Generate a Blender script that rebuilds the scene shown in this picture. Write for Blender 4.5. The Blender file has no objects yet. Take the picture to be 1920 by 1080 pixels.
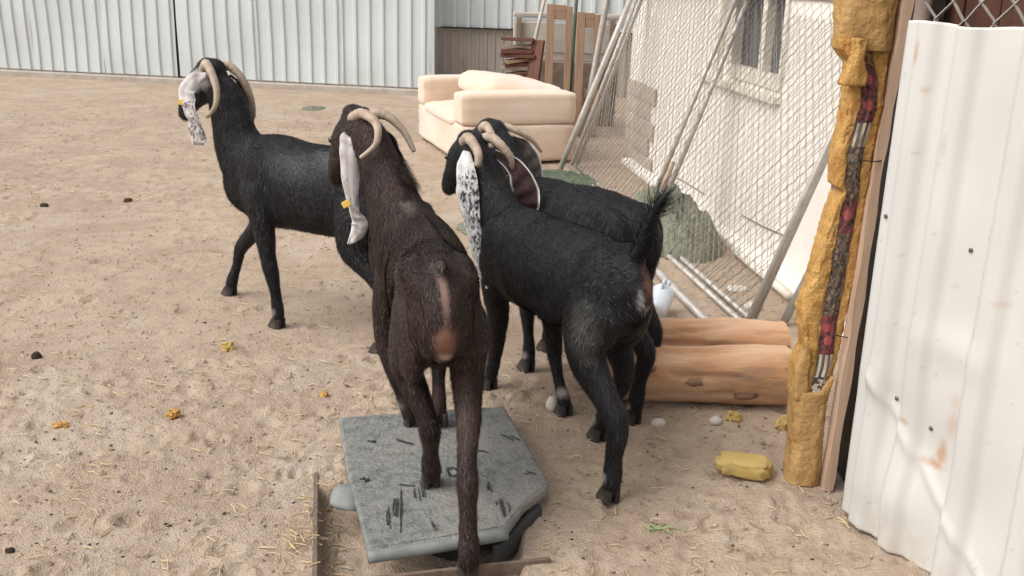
import bpy, bmesh, math, random
import numpy as np
from mathutils import Vector, Matrix, Quaternion
R = math.radians
scene = bpy.context.scene
col = scene.collection
random.seed(7); rng = np.random.default_rng(7)

# ------------------------------------------------------------------ camera
cam_d = bpy.data.cameras.new('camera'); cam = bpy.data.objects.new('camera', cam_d); col.objects.link(cam)
cam_d.sensor_width = 36.0; cam_d.lens = 35.625; cam_d.clip_start = 0.05; cam_d.clip_end = 2000
_p, _a = R(17.5), R(1.5)
_r = Vector((1, 0, 0)); _f = Vector((0, math.cos(_p), -math.sin(_p))); _u = Vector((0, math.sin(_p), math.cos(_p)))
_X = _r*math.cos(_a) + _u*math.sin(_a); _Y = -_r*math.sin(_a) + _u*math.cos(_a)
cam.matrix_world = Matrix(((_X.x, _Y.x, -_f.x, 0), (_X.y, _Y.y, -_f.y, 0), (_X.z, _Y.z, -_f.z, 1.5), (0, 0, 0, 1)))
scene.camera = cam
# ------------------------------------------------------------------ world, sun, exposure
SUN_EL, SUN_AZ = 50.0, -112.0       # azimuth from +Y towards +X, degrees: low soft light from the left
w = bpy.data.worlds.new('World'); scene.world = w; w.use_nodes = True
nt = w.node_tree; nt.nodes.clear()
sky = nt.nodes.new('ShaderNodeTexSky'); sky.sky_type = 'NISHITA'; sky.sun_disc = False
sky.sun_elevation = R(SUN_EL); sky.sun_rotation = R(SUN_AZ); sky.dust_density = 6.0; sky.air_density = 1.0; sky.ozone_density = 0.6
hs = nt.nodes.new('ShaderNodeHueSaturation'); hs.inputs['Saturation'].default_value = 0.30
bg = nt.nodes.new('ShaderNodeBackground'); bg.inputs['Strength'].default_value = 0.15
wo = nt.nodes.new('ShaderNodeOutputWorld')
nt.links.new(sky.outputs[0], hs.inputs['Color']); nt.links.new(hs.outputs[0], bg.inputs[0]); nt.links.new(bg.outputs[0], wo.inputs[0])
sun_d = bpy.data.lights.new('sun', 'SUN'); sun_d.energy = 0.8; sun_d.angle = R(75); sun_d.color = (1.0, 0.92, 0.82)
sun = bpy.data.objects.new('sun', sun_d); col.objects.link(sun)
_sd = Vector((math.sin(R(SUN_AZ))*math.cos(R(SUN_EL)), math.cos(R(SUN_AZ))*math.cos(R(SUN_EL)), math.sin(R(SUN_EL))))
sun.rotation_euler = (-_sd).to_track_quat('-Z', 'Y').to_euler()
vs = scene.view_settings; vs.view_transform = 'Standard'; vs.look = 'None'; vs.exposure = 0.42; vs.gamma = 1.0; vs.use_curve_mapping = False

# ------------------------------------------------------------------ helpers
def tag(o, label=None, cat=None, group=None, kind=None):
    if label: o['label'] = label
    if cat: o['category'] = cat
    if group: o['group'] = group
    if kind: o['kind'] = kind
    return o
def empty(name, loc=(0, 0, 0), rz=0.0):
    o = bpy.data.objects.new(name, None); o.empty_display_size = 0.1; col.objects.link(o)
    o.location = loc; o.rotation_euler = (0, 0, rz); return o
def link(name, me, m=None, parent=None, loc=None, rot=None):
    o = bpy.data.objects.new(name, me); col.objects.link(o)
    if m is not None and not me.materials: me.materials.append(m)
    if parent is not None: o.parent = parent
    if loc is not None: o.location = loc
    if rot is not None: o.rotation_euler = rot
    return o
def mesh(name, v, f, smooth=False):
    me = bpy.data.meshes.new(name); me.from_pydata([tuple(map(float, p)) for p in v], [], [tuple(map(int, q)) for q in f]); me.update()
    if smooth:
        me.polygons.foreach_set('use_smooth', [True]*len(me.polygons))
    return me
def bm_mesh(name, bm, smooth=False):
    bmesh.ops.recalc_face_normals(bm, faces=bm.faces)
    me = bpy.data.meshes.new(name); bm.to_mesh(me); bm.free()
    if smooth: me.polygons.foreach_set('use_smooth', [True]*len(me.polygons))
    return me
def box_me(name, sx, sy, sz, bev=0.0, seg=2, jit=0.0, base=False):
    bm = bmesh.new(); bmesh.ops.create_cube(bm, size=1)
    for v in bm.verts:
        v.co = Vector((v.co.x*sx, v.co.y*sy, v.co.z*sz + (sz/2 if base else 0))) + Vector([random.uniform(-jit, jit) for _ in range(3)])
    if bev: bmesh.ops.bevel(bm, geom=bm.edges[:], offset=bev, segments=seg, affect='EDGES', profile=0.5)
    return bm_mesh(name, bm, False)
def crom(P, n=5):
    P = np.asarray(P, float); out = []
    for i in range(len(P)-1):
        p0 = P[max(i-1, 0)]; p1 = P[i]; p2 = P[i+1]; p3 = P[min(i+2, len(P)-1)]
        for k in range(n):
            t = k/n; out.append(0.5*((2*p1) + (-p0+p2)*t + (2*p0-5*p1+4*p2-p3)*t*t + (-p0+3*p1-3*p2+p3)*t**3))
    out.append(P[-1]); return np.array(out)
def tube_vf(pts, rad, seg=6, cap=True, hint=(0.0, 0.0, 1.0)):
    pts = np.asarray(pts, float); n = len(pts); rad = np.broadcast_to(np.asarray(rad, float), (n,))
    T = np.gradient(pts, axis=0); T /= np.linalg.norm(T, axis=1)[:, None] + 1e-12
    h = np.array(hint); V = []; F = []
    e1 = np.cross(T[0], h)
    if np.linalg.norm(e1) < 1e-3: e1 = np.cross(T[0], [1.0, 0.03, 0])
    e1 /= np.linalg.norm(e1)
    for i in range(n):
        e1 = e1 - T[i]*np.dot(e1, T[i]); e1 /= np.linalg.norm(e1) + 1e-12; e2 = np.cross(T[i], e1)
        for k in range(seg):
            a = 2*math.pi*k/seg; V.append(pts[i] + rad[i]*(math.cos(a)*e1 + math.sin(a)*e2))
    for i in range(n-1):
        for k in range(seg):
            k2 = (k+1) % seg; F.append((i*seg+k, i*seg+k2, (i+1)*seg+k2, (i+1)*seg+k))
    if cap: F.append(tuple(range(seg))[::-1]); F.append(tuple((n-1)*seg+k for k in range(seg)))
    return V, F
def tube_me(name, pts, rad, seg=8, smooth=True):
    v, f = tube_vf(pts, rad, seg); return mesh(name, v, f, smooth)
class MB:
    def __init__(s): s.v = []; s.f = []
    def add(s, v, f):
        b = len(s.v); s.v.extend(v); s.f.extend([tuple(i+b for i in q) for q in f])
    def me(s, name, smooth=False): return mesh(name, s.v, s.f, smooth)
# value noise in numpy
def vnoise(x, y, seed=0, z=0.0):
    x = np.asarray(x, float); y = np.asarray(y, float)
    xi = np.floor(x).astype(np.int64); yi = np.floor(y).astype(np.int64); xf = x-xi; yf = y-yi
    u = xf*xf*xf*(xf*(xf*6-15)+10); v = yf*yf*yf*(yf*(yf*6-15)+10)
    def h(a, b):
        k = (a*374761393 + b*668265263 + seed*1442695041) & 0xFFFFFFFF
        k = ((k ^ (k >> 13))*1274126177) & 0xFFFFFFFF
        return ((k ^ (k >> 16)) & 0xFFFF)/65535.0
    return (h(xi, yi)*(1-u)+h(xi+1, yi)*u)*(1-v) + (h(xi, yi+1)*(1-u)+h(xi+1, yi+1)*u)*v
def fbm(x, y, seed=0, oct=3):
    s = 0; a = 1.0; t = 0
    for k in range(oct): s = s + a*vnoise(x*2**k, y*2**k, seed+k*17); t += a; a *= 0.55
    return s/t

# ------------------------------------------------------------------ materials
def mat(name, c, rough=0.8, c2=None, sc=8.0, lo=0.4, hi=0.6, c3=None, sc3=2.0, lo3=0.55, hi3=0.7, bump=0.0, bsc=60.0, spec=0.3, metal=0.0, stretch=None, detail=6.0, attr=None, sheen=0.0, bdist=0.01):
    m = bpy.data.materials.new(name); m.use_nodes = True; t = m.node_tree; b = t.nodes['Principled BSDF']
    b.inputs['Roughness'].default_value = rough; b.inputs['Specular IOR Level'].default_value = spec; b.inputs['Metallic'].default_value = metal
    b.inputs['Base Color'].default_value = (*c, 1)
    if sheen: b.inputs['Sheen Weight'].default_value = sheen
    tc = t.nodes.new('ShaderNodeTexCoord'); src = tc.outputs['Object']
    if stretch:
        mp = t.nodes.new('ShaderNodeMapping'); mp.inputs['Scale'].default_value = stretch; t.links.new(src, mp.inputs[0]); src = mp.outputs[0]
    def noise(s, d=detail):
        n = t.nodes.new('ShaderNodeTexNoise'); n.inputs['Scale'].default_value = s; n.inputs['Detail'].default_value = d; n.inputs['Roughness'].default_value = 0.6
        t.links.new(src, n.inputs['Vector']); return n
    cur = None
    if attr:
        a = t.nodes.new('ShaderNodeAttribute'); a.attribute_name = attr; cur = a.outputs['Color']
    def layer(cur, base, cc, s, l, h):
        n = noise(s); r = t.nodes.new('ShaderNodeMapRange'); r.inputs[1].default_value = l; r.inputs[2].default_value = h
        t.links.new(n.outputs[0], r.inputs[0]); mx = t.nodes.new('ShaderNodeMix'); mx.data_type = 'RGBA'
        t.links.new(r.outputs[0], mx.inputs[0])
        if cur is None: mx.inputs[6].default_value = (*base, 1)
        else: t.links.new(cur, mx.inputs[6])
        mx.inputs[7].default_value = (*cc, 1); return mx.outputs[2]
    if c2 is not None: cur = layer(cur, c, c2, sc, lo, hi)
    if c3 is not None: cur = layer(cur, c, c3, sc3, lo3, hi3)
    if cur is not None: t.links.new(cur, b.inputs['Base Color'])
    if bump:
        n = noise(bsc); bp = t.nodes.new('ShaderNodeBump'); bp.inputs['Strength'].default_value = bump; bp.inputs['Distance'].default_value = bdist
        t.links.new(n.outputs[0], bp.inputs['Height']); t.links.new(bp.outputs[0], b.inputs['Normal'])
    return m
M = {}
def sand_mat():
    m = bpy.data.materials.new('sand'); m.use_nodes = True; t = m.node_tree; b = t.nodes['Principled BSDF']; b.inputs['Roughness'].default_value = .95; b.inputs['Specular IOR Level'].default_value = .1
    tc = t.nodes.new('ShaderNodeTexCoord')
    def noise(sc, det=5.0, dist=0.0, stretch=None):
        n = t.nodes.new('ShaderNodeTexNoise'); n.inputs['Scale'].default_value = sc; n.inputs['Detail'].default_value = det; n.inputs['Distortion'].default_value = dist; src = tc.outputs['Object']
        if stretch: mp = t.nodes.new('ShaderNodeMapping'); mp.inputs['Scale'].default_value = stretch; t.links.new(src, mp.inputs[0]); src = mp.outputs[0]
        t.links.new(src, n.inputs['Vector']); return n.outputs[0]
    cur = None
    for c, sc, det, lo, hi, amt, dist in (((.37, .285, .215), 2.3, 4, .40, .66, .8, .6), ((.345, .26, .195), 9.0, 5, .46, .68, .7, .3), ((.465, .40, .33), 1.1, 5, .58, .70, .6, .8), ((.49, .42, .35), 4.2, 6, .64, .74, .5, .5), ((.20, .15, .11), 42, 4, .60, .72, .6, .2), ((.55, .475, .39), 95, 3, .60, .72, .45, 0)):
        r = t.nodes.new('ShaderNodeMapRange'); r.inputs[1].default_value = lo; r.inputs[2].default_value = hi; r.inputs[4].default_value = amt
        t.links.new(noise(sc, det, dist), r.inputs[0]); mx = t.nodes.new('ShaderNodeMix'); mx.data_type = 'RGBA'; t.links.new(r.outputs[0], mx.inputs[0])
        if cur is None: mx.inputs[6].default_value = (.455, .365, .28, 1)
        else: t.links.new(cur, mx.inputs[6])
        mx.inputs[7].default_value = (*c, 1); cur = mx.outputs[2]
    t.links.new(cur, b.inputs['Base Color'])
    ad = t.nodes.new('ShaderNodeMath'); ad.operation = 'ADD'; t.links.new(noise(60, 8, .3), ad.inputs[0]); t.links.new(noise(190, 4), ad.inputs[1])
    bp = t.nodes.new('ShaderNodeBump'); bp.inputs['Strength'].default_value = .8; bp.inputs['Distance'].default_value = .010; t.links.new(ad.outputs[0], bp.inputs['Height']); t.links.new(bp.outputs[0], b.inputs['Normal'])
    return m
M['sand'] = sand_mat()
M['fence'] = mat('fence_paint', (.60, .65, .665), .45, (.55, .59, .59), 1.3, .35, .7, (.50, .46, .40), 14, .66, .82, bump=.05, bsc=20, spec=.4)
M['fence_grey'] = mat('weathered_sheet', (.33, .315, .30), .6, (.42, .36, .31), 2.5, .4, .7, (.22, .21, .2), 5, .55, .8, bump=.1, bsc=25, stretch=(1, 1, .35))
M['dark'] = mat('dark_steel', (.028, .024, .023), .6, (.06, .045, .035), 12, .5, .75)
M['concrete'] = mat('concrete', (.46, .41, .36), .92, (.36, .31, .26), 9, .4, .7, bump=.4, bsc=45)
M['plaster'] = mat('plaster', (.80, .77, .72), .9, (.72, .69, .64), 2.2, .4, .75, (.60, .56, .51), 5, .66, .85, bump=.35, bsc=22, spec=.2)
M['frame_white'] = mat('window_frame_paint', (.70, .66, .58), .5, (.55, .51, .45), 12, .5, .8)
M['glass'] = mat('dark_glass', (.05, .06, .065), .12, (.08, .09, .095), 3, .4, .7, spec=.6)
M['sofa'] = mat('peach_velour', (.69, .545, .43), .92, (.60, .46, .355), 4, .35, .7, (.71, .61, .52), 1.9, .45, .7, bump=.25, bsc=30, spec=.15, sheen=.35)
M['wood'] = mat('brown_wood', (.36, .24, .16), .7, (.25, .16, .11), 6, .35, .7, stretch=(6, 6, .7), bump=.2, bsc=20)
M['wood_red'] = mat('red_brown_wood', (.15, .065, .045), .65, (.09, .04, .03), 6, .35, .7, stretch=(6, 6, .7), bump=.2, bsc=20)
M['wood_pale'] = mat('pale_wood', (.55, .40, .30), .75, (.42, .29, .20), 5, .35, .7, stretch=(8, 8, .6), bump=.15, bsc=20)
M['plank_grey'] = mat('weathered_plank', (.30, .23, .18), .85, (.16, .12, .10), 5, .35, .7, bump=.2, bsc=25)
M['whiteboard'] = mat('grey_white_sheet', (.52, .48, .43), .7, (.42, .37, .32), 6, .4, .7)
M['pipe'] = mat('galvanised_pipe', (.46, .44, .41), .45, (.34, .31, .28), 14, .4, .7, metal=.25, spec=.5)
M['wire'] = mat('chain_link_wire', (.38, .355, .33), .5, (.28, .255, .23), 20, .4, .7, metal=.3)
M['block'] = mat('bare_block', (.50, .43, .37), .95, (.38, .32, .27), 8, .4, .7, bump=.5, bsc=50)
M['log'] = mat('peeled_log', (.58, .39, .26), .7, (.48, .25, .12), 2.2, .40, .62, (.28, .18, .13), 2.4, .56, .68, stretch=(1.0, 4.5, 4.5), bump=.45, bsc=9, spec=.35)
M['log_end'] = mat('log_end', (.30, .185, .12), .9, (.17, .10, .065), 20, .4, .7)
M['foam'] = mat('ochre_foam', (.60, .36, .13), .95, (.46, .245, .075), 16, .40, .62, (.17, .085, .035), 34, .60, .72, bump=1.0, bsc=110, spec=.1)
M['foam_plain'] = mat('ochre_cloth', (.50, .32, .135), .95, (.39, .235, .09), 12, .4, .66, (.25, .145, .055), 26, .58, .76, bump=.9, bsc=60, spec=.1)
M['foam_yellow'] = mat('yellow_foam', (.52, .38, .15), .95, (.44, .31, .11), 9, .4, .7, bump=.5, bsc=60, spec=.1)
M['sheet_white'] = mat('white_sheet_metal', (.7, .7, .7), .5, attr='Col', bump=.06, bsc=14, spec=.35)
M['rust'] = mat('rust', (.42, .22, .11), .9, (.55, .38, .25), 25, .35, .7)
M['screw'] = mat('screw', (.12, .11, .10), .5, metal=.5)
M['slab'] = mat('grey_plastic', (.225, .235, .225), .9, (.13, .138, .132), 30, .42, .64, (.28, .26, .235), 4.4, .45, .72, bump=1.0, bsc=80, spec=.3, detail=9)
M['slab_rim'] = mat('grey_plastic_rim', (.225, .24, .235), .75, (.15, .16, .155), 14, .4, .75, bump=.2, bsc=40)
M['slab_mark'] = mat('black_scuff', (.055, .057, .058), .8)
M['jug'] = mat('bluish_plastic', (.62, .68, .74), .3, (.54, .60, .66), 7, .4, .7, spec=.4)
M['tarp'] = mat('green_net', (.20, .21, .16), .9, (.10, .105, .08), 22, .42, .62, bump=.5, bsc=40, stretch=(3, 3, .6))
M['tarp2'] = mat('green_tarp', (.06, .085, .055), .6, (.11, .135, .095), 5, .4, .7)
M['angle'] = mat('rusty_angle', (.20, .145, .11), .8, (.11, .08, .065), 12, .4, .7, bump=.4, bsc=60)
M['horn'] = mat('horn', (.42, .335, .255), .6, (.27, .205, .155), 26, .4, .7, bump=.3, bsc=70, spec=.4)
M['coat'] = mat('coat', (.02, .02, .02), .7, attr='Col', bump=.15, bsc=130, spec=.15, bdist=.004)
M['fur'] = mat('fur', (.02, .02, .02), .5, attr='Col', spec=.3)
M['ear'] = mat('ear', (.6, .58, .55), .8, attr='Col', bump=.15, bsc=120, spec=.2)
M['hoof'] = mat('hoof', (.035, .03, .027), .45, (.08, .065, .055), 30, .5, .7)
M['eye'] = mat('eye', (.02, .012, .006), .1, spec=.6)
M['tag_yellow'] = mat('yellow_tag', (.72, .50, .10), .5)
M['stone'] = mat('white_stone', (.62, .57, .51), .9, (.5, .45, .4), 30, .4, .7, bump=.3, bsc=60)
M['dung'] = mat('dung', (.028, .02, .014), .9, (.06, .045, .03), 30, .4, .7, bump=.4, bsc=80)
M['straw'] = mat('straw', (.55, .42, .26), .8, (.40, .29, .17), 20, .4, .7)
M['pebble'] = mat('pebble', (.42, .33, .25), .95, (.22, .16, .12), 9, .42, .6)
M['leaf'] = mat('fresh_green', (.32, .40, .2), .7, (.22, .3, .13), 20, .4, .7)

# carpet: dark floral weave with red flowers and pale stripes, laid out along its height
def carpet_mat():
    m = bpy.data.materials.new('patterned_carpet'); m.use_nodes = True; t = m.node_tree; b = t.nodes['Principled BSDF']; b.inputs['Roughness'].default_value = .95
    a = t.nodes.new('ShaderNodeAttribute'); a.attribute_name = 'Col'; t.links.new(a.outputs['Color'], b.inputs['Base Color']); return m
M['carpet'] = carpet_mat()

# ------------------------------------------------------------------ ground: one sheet to the horizon, trodden sand near by
PIT = (-.60, .05, 1.2, 2.72)      # x0, x1, y0, y1 of the shallow scale pit
def gheight(x, y):
    x = np.asarray(x, float); y = np.asarray(y, float)
    n1 = fbm(x*1.3, y*1.3, 3, 2)-.5
    wx = x + .05*(fbm(x*6, y*6, 51, 2)-.5); wy = y + .05*(fbm(x*6, y*6, 61, 2)-.5)
    n2 = fbm(wx*9, wy*13, 5, 3)-.5
    n3 = fbm(wx*26, wy*34, 9, 3)-.5
    pits = np.clip(fbm(wx*15, wy*20, 23, 2)-.60, 0, 1)
    n4 = fbm(wx*60, wy*85, 91, 2)-.5
    h = .03*n1 + .014*n2 + .014*n3 + .007*n4 - .045*pits
    md = np.clip(fbm(x*.9+30, y*.9+30, 131, 3)*2.4-.7, .2, 1.1)
    h = .03*n1 + (h-.03*n1)*md
    near = np.clip((14-y)/4, 0, 1)*np.clip((y+6)/3, 0, 1)
    e = .02
    inx = np.clip((x+.585-(2.8-y)*.187)/e, 0, 1)*np.clip((PIT[1]-x)/e, 0, 1)*np.clip((y-PIT[2])/e, 0, 1)*np.clip((PIT[3]-y)/e, 0, 1)
    return h*near - .06*inx
def build_ground():
    nr, nc = 620, 560
    ys = 1.0*(15.5/1.0)**np.linspace(0, 1, nr); us = np.linspace(-1, 1, nc)
    ys = np.concatenate([[-300, -60, -12, -4, -1, .4], ys, [20, 40, 120, 400, 900]])
    X = np.zeros((len(ys), nc+8)); Y = np.zeros_like(X)
    for i, y in enumerate(ys):
        half = 0.62*max(y, .4)+1.0 if y > 0 else 1.3
        half = min(half, 11.0)
        row = us*half - .15
        ext = np.array([half*1.4, half*2+2, 60, 900.])
        X[i] = np.concatenate([-ext[::-1], row, ext]); Y[i] = y
    Z = gheight(X, Y)
    hr = np.random.default_rng(5)                         # cloven hoof prints pressed into the sand
    for k in range(420):
        hy = 2.0*(11/2.0)**hr.random(); hx = hr.uniform(-1, 1)*(.5*hy+.3)-.3; an = hr.uniform(0, 6.28)
        if -.62 < hx < .15 and hy < 3.25 or hx > 1.0: continue
        i0, i1 = np.searchsorted(ys, [hy-.09, hy+.09]); sub = (slice(i0, i1), slice(None)); dx = X[sub]-hx; dy = Y[sub]-hy
        a_ = dx*math.cos(an)+dy*math.sin(an); b_ = -dx*math.sin(an)+dy*math.cos(an)
        for sg in (-1, 1):
            q = (a_/.036)**2+((b_-sg*.015)/.0135)**2; Z[sub] -= .011*np.exp(-q**1.5)
        Z[sub] += .005*np.exp(-((np.sqrt((a_/1.3)**2+b_**2)-.042)/.012)**2)
    v = np.stack([X, Y, Z], -1).reshape(-1, 3); nc2 = nc+8; nr2 = len(ys)
    i = np.arange(nr2-1)[:, None]*nc2 + np.arange(nc2-1)[None]
    f = np.stack([i, i+1, i+1+nc2, i+nc2], -1).reshape(-1, 4)
    me = bpy.data.meshes.new('ground'); me.vertices.add(len(v)); me.vertices.foreach_set('co', v.ravel().astype(np.float32))
    me.loops.add(f.size); me.loops.foreach_set('vertex_index', f.ravel().astype(np.int32)); me.polygons.add(len(f))
    me.polygons.foreach_set('loop_start', np.arange(0, f.size, 4, dtype=np.int32)); me.update(calc_edges=True)
    me.polygons.foreach_set('use_smooth', [True]*len(f))
    tag(link('ground', me, M['sand']), 'trodden pale sandy ground of the yard', kind='structure')
build_ground()
def gz(x, y): return float(gheight(np.array([x]), np.array([y]))[0])

# ------------------------------------------------------------------ corrugated sheets
def corr_profile(L, pitch, rib, top, slope, depth, off=0.0):
    P = [(0.0, 0.0)]; s = off
    while s < L:
        for ds, d in ((0, 0), (slope, depth), (slope+top, depth), (2*slope+top, 0)):
            if 0 < s+ds < L: P.append((s+ds, d))
        s += pitch
    P.append((L, 0.0)); return P
def sheet_me(name, prof, z0, z1, nz=2, th=.0015, warp=None):
    zs = np.linspace(z0, z1, nz); n = len(prof); V = []; F = []
    for side in (0, 1):
        for z in zs:
            for s, d in prof:
                ww = warp(s, z) if warp else 0.0
                V.append((s, d + ww - side*th, z))
    N = n*nz
    for j in range(nz-1):
        for i in range(n-1):
            a = j*n+i; F.append((a, a+1, a+1+n, a+n)); F.append((N+a, N+a+n, N+a+1+n, N+a+1))
    for i in range(n-1):
        F.append((i, N+i, N+i+1, i+1)); a = (nz-1)*n+i; F.append((a, a+1, N+a+1, N+a))
    for j in range(nz-1):
        a = j*n; F.append((a, a+n, N+a+n, N+a)); a = j*n+n-1; F.append((a, N+a, N+a+n, a+n))
    me = mesh(name, V, F); bm = bmesh.new(); bm.from_mesh(me); bmesh.ops.recalc_face_normals(bm, faces=bm.faces); bm.to_mesh(me); bm.free(); return me
def fence_run(name, a, b, widths, z0, z1, m, label, pitch=.172, rib=True, gap=0.0, rails=True):
    a = Vector((*a, 0)); b = Vector((*b, 0)); d = (b-a).normalized(); ang = math.atan2(d.y, d.x) + math.pi
    L = (b-a).length
    t = empty(name, b, ang)                      # local +x runs from b to a, local +y faces the camera
    tag(t, label, 'fence', 'white corrugated boundary fences')
    s = 0.0; k = 0
    for wd in widths:
        prof = corr_profile(wd, pitch, rib, .034, .014, .022, off=.04)
        me = sheet_me('sheet', prof, z0, z1, 14, warp=lambda s_, z_, k=k: .007*math.sin(3*s_+k*1.7)*math.sin(3.1*z_+k)+.006*math.sin(5*z_+k*2))
        link('sheet', me, m, t, (s, .004*(k % 2), 0)); s += wd + gap; k += 1
    if rails:
        for z in (z0+.12, 1.3, z1-.12):
            link('rail', box_me('rail', L, .04, .05), M['dark'], t, (L/2, -.045, z))
    return t
# left boundary: big sheets with a dark gap under them; wider dark joint near the standing goat's head
fa, fb = Vector((-9.3, 13.95, 0)), Vector((-1.06, 12.45, 0))
fd = (fb-fa).normalized()
L = (fb-fa).length
f1_end = fa + fd*(L-3.27)                        # dark joint
fence_run('metal_fence', (fa.x, fa.y), (f1_end.x-fd.x*.03, f1_end.y-fd.y*.03), [1.006]*4+[.85], .09, 2.5, M['fence'], 'white corrugated metal fence panel left of the dark upright joint')
fence_run('metal_fence', (f1_end.x, f1_end.y), (fb.x, fb.y), [1.10, 1.09, 1.08], .09, 2.5, M['fence'], 'white corrugated metal fence panel between the dark joint and the peach sofa')
jo = link('fence_post', box_me('fence_post', .05, .05, 2.5, .004, base=True), M['dark'], None, (f1_end.x-fd.x*.015, f1_end.y+.06, 0), (0, 0, math.atan2(fd.y, fd.x)))
tag(jo, 'thin dark upright post in the joint between two white fence panels', 'post')
fe_ = link('fence_post', box_me('fence_post', .06, .06, 2.5, .004, base=True), M['fence'], None, (fb.x+.025, fb.y+.03, 0)); tag(fe_, 'white upright post ending the fence panel left of the sofa', 'post')
kb = link('kerb', box_me('kerb', 8.6, .16, .14, .015, jit=.003), M['concrete'], None, ((fa.x+fb.x)/2, (fa.y+fb.y)/2-.01, .0), (0, 0, math.atan2(fd.y, fd.x)))
tag(kb, 'low pale concrete kerb under the white fence', kind='structure')
# fence behind the sofa: white upper sheets, weathered grey sheets below
t = empty('metal_fence', (4.0, 12.35, 0), math.pi + math.atan2(-.62, 5.0))
tag(t, 'set-back fence behind the sofa, white sheets above weathered grey ones', 'fence', 'white corrugated boundary fences')
s = 0
for k in range(5):
    prof = corr_profile(1.03, .172, True, .04, .012, .03, off=.03)
    link('sheet', sheet_me('upper_sheet', prof, .79, 2.5, 3), M['fence'], t, (s, .003*(k % 2), 0))
    link('lower_sheet', sheet_me('lower_sheet', corr_profile(1.03, .103, True, .03, .012, .016, off=.03), .0, .80, 3), M['fence_grey'], t, (s, -.05+.003*(k % 2), 0)); s += 1.02
link('rail', box_me('rail', 5.0, .04, .02), M['dark'], t, (2.5, .012, .783))

# ------------------------------------------------------------------ house with window
HW = Vector((1.48, 4.61, 0)); HD = Vector((-.139, .99, 0)).normalized()
house = empty('house', HW, math.atan2(HD.y, HD.x))        # local x along the wall (away from camera), local -y... +y faces the yard
tag(house, 'white plastered house wall with a two-pane window behind the wire panels', 'house')
def wall_piece(x0, x1, z0, z1, name='wall', th=.2, y=0.0, m='plaster', bev=0):
    me = box_me(name, x1-x0, th, z1-z0, bev); return link(name, me, M[m], house, ((x0+x1)/2, y-th/2, (z0+z1)/2))
def wall_mesh():
    # plaster wall with a window opening, subdivided and slightly uneven
    xs = np.concatenate([np.linspace(-2.2, .745, 26), np.linspace(.80, 1.50, 12), np.linspace(1.53, 3.95, 24)]); zs = np.concatenate([np.linspace(0, .955, 18), np.linspace(1.0, 2.1, 14), np.linspace(2.15, 2.9, 8)])
    V = []; F = []; n = len(xs)
    for z in zs:
        for x in xs: V.append((x, .014*(fbm(x*2.1+50, z*2.1+50, 31, 3)-.5), z))
    for j in range(len(zs)-1):
        for i in range(n-1):
            cx = (xs[i]+xs[i+1])/2; cz = (zs[j]+zs[j+1])/2
            if .745 < cx < 1.53 and .955 < cz < 2.1: continue
            a = j*n+i; F.append((a, a+1, a+1+n, a+n))
    return mesh('wall', V, F, True)
link('wall', wall_mesh(), M['plaster'], house)
wall_piece(3.75, 3.95, 0, 2.9, 'wall', 4.0, -.02); wall_piece(-2.2, -2.0, 0, 2.9, 'wall', 4.0, -.02)
link('roof', box_me('roof', 6.3, 4.4, .18, .01), M['concrete'], house, (.71, -1.95, 2.99))
link('plinth', box_me('plinth', 5.7, .10, .05, .012), M['plaster'], house, (.85, .05, .018))
win = link('window', box_me('window_back', .86, .02, 1.2), M['dark'], house, (1.135, -.16, 1.53))
def bx(mb, x0, x1, y0, y1, z0, z1):
    v = [(x0, y0, z0), (x1, y0, z0), (x1, y1, z0), (x0, y1, z0), (x0, y0, z1), (x1, y0, z1), (x1, y1, z1), (x0, y1, z1)]
    mb.add(v, [(0, 3, 2, 1), (4, 5, 6, 7), (0, 1, 5, 4), (1, 2, 6, 5), (2, 3, 7, 6), (3, 0, 4, 7)])
def wpart(nm, x0, x1, y0, y1, z0, z1, m):
    b_ = MB(); bx(b_, x0-1.135, x1-1.135, y0+.16, y1+.16, z0-1.53, z1-1.53); return link(nm, b_.me(nm), M[m], win)
wpart('frame', .745, 1.53, -.05, .02, .925, .996, 'frame_white'); wpart('frame', 1.492, 1.56, -.05, .02, .9961, 2.1, 'frame_white'); wpart('frame', .725, .765, -.05, .02, .9961, 2.1, 'frame_white')
wpart('frame', .745, 1.53, -.05, .02, 2.061, 2.12, 'frame_white'); wpart('mullion', 1.02, 1.085, -.045, .012, .9961, 2.06, 'frame_white')
wpart('pane', .7655, 1.0195, -.042, -.036, .997, 2.06, 'glass'); wpart('pane', 1.0855, 1.4915, -.042, -.036, .997, 2.06, 'glass')
wpart('sill', .745, 2.09, -.04, .045, .858, .893, 'frame_white'); wpart('shutter_edge', 1.66, 1.73, .0, .05, .895, 2.1, 'frame_white'); wpart('shutter_edge', 1.755, 1.78, .0, .03, .895, 2.1, 'dark')
# hairline cracks as thin dark grooves of filler
for pts in ([(2.72, .10), (2.4, .13), (2.07, .142), (1.8, .147)], [(1.11, .175), (.8, .19), (.52, .214)]):
    P = crom([(x, .009, z) for x, z in pts], 4); link('crack', tube_me('crack', P, .004, 5), M['plank_grey'], house)
# bare block courses at the far foot of the wall
for r_ in range(5):
    for c_ in range(3):
        x0 = 3.10 + c_*.29 + (.13 if r_ % 2 else 0); wd = .282
        if x0+wd > 3.94: wd = 3.94-x0
        link('block', box_me('block', wd, .016, .128, .004, 1, jit=.002), M['block'], house, (x0+wd/2, (.012)+random.uniform(-.003, .003), .07+r_*.133))

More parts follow.
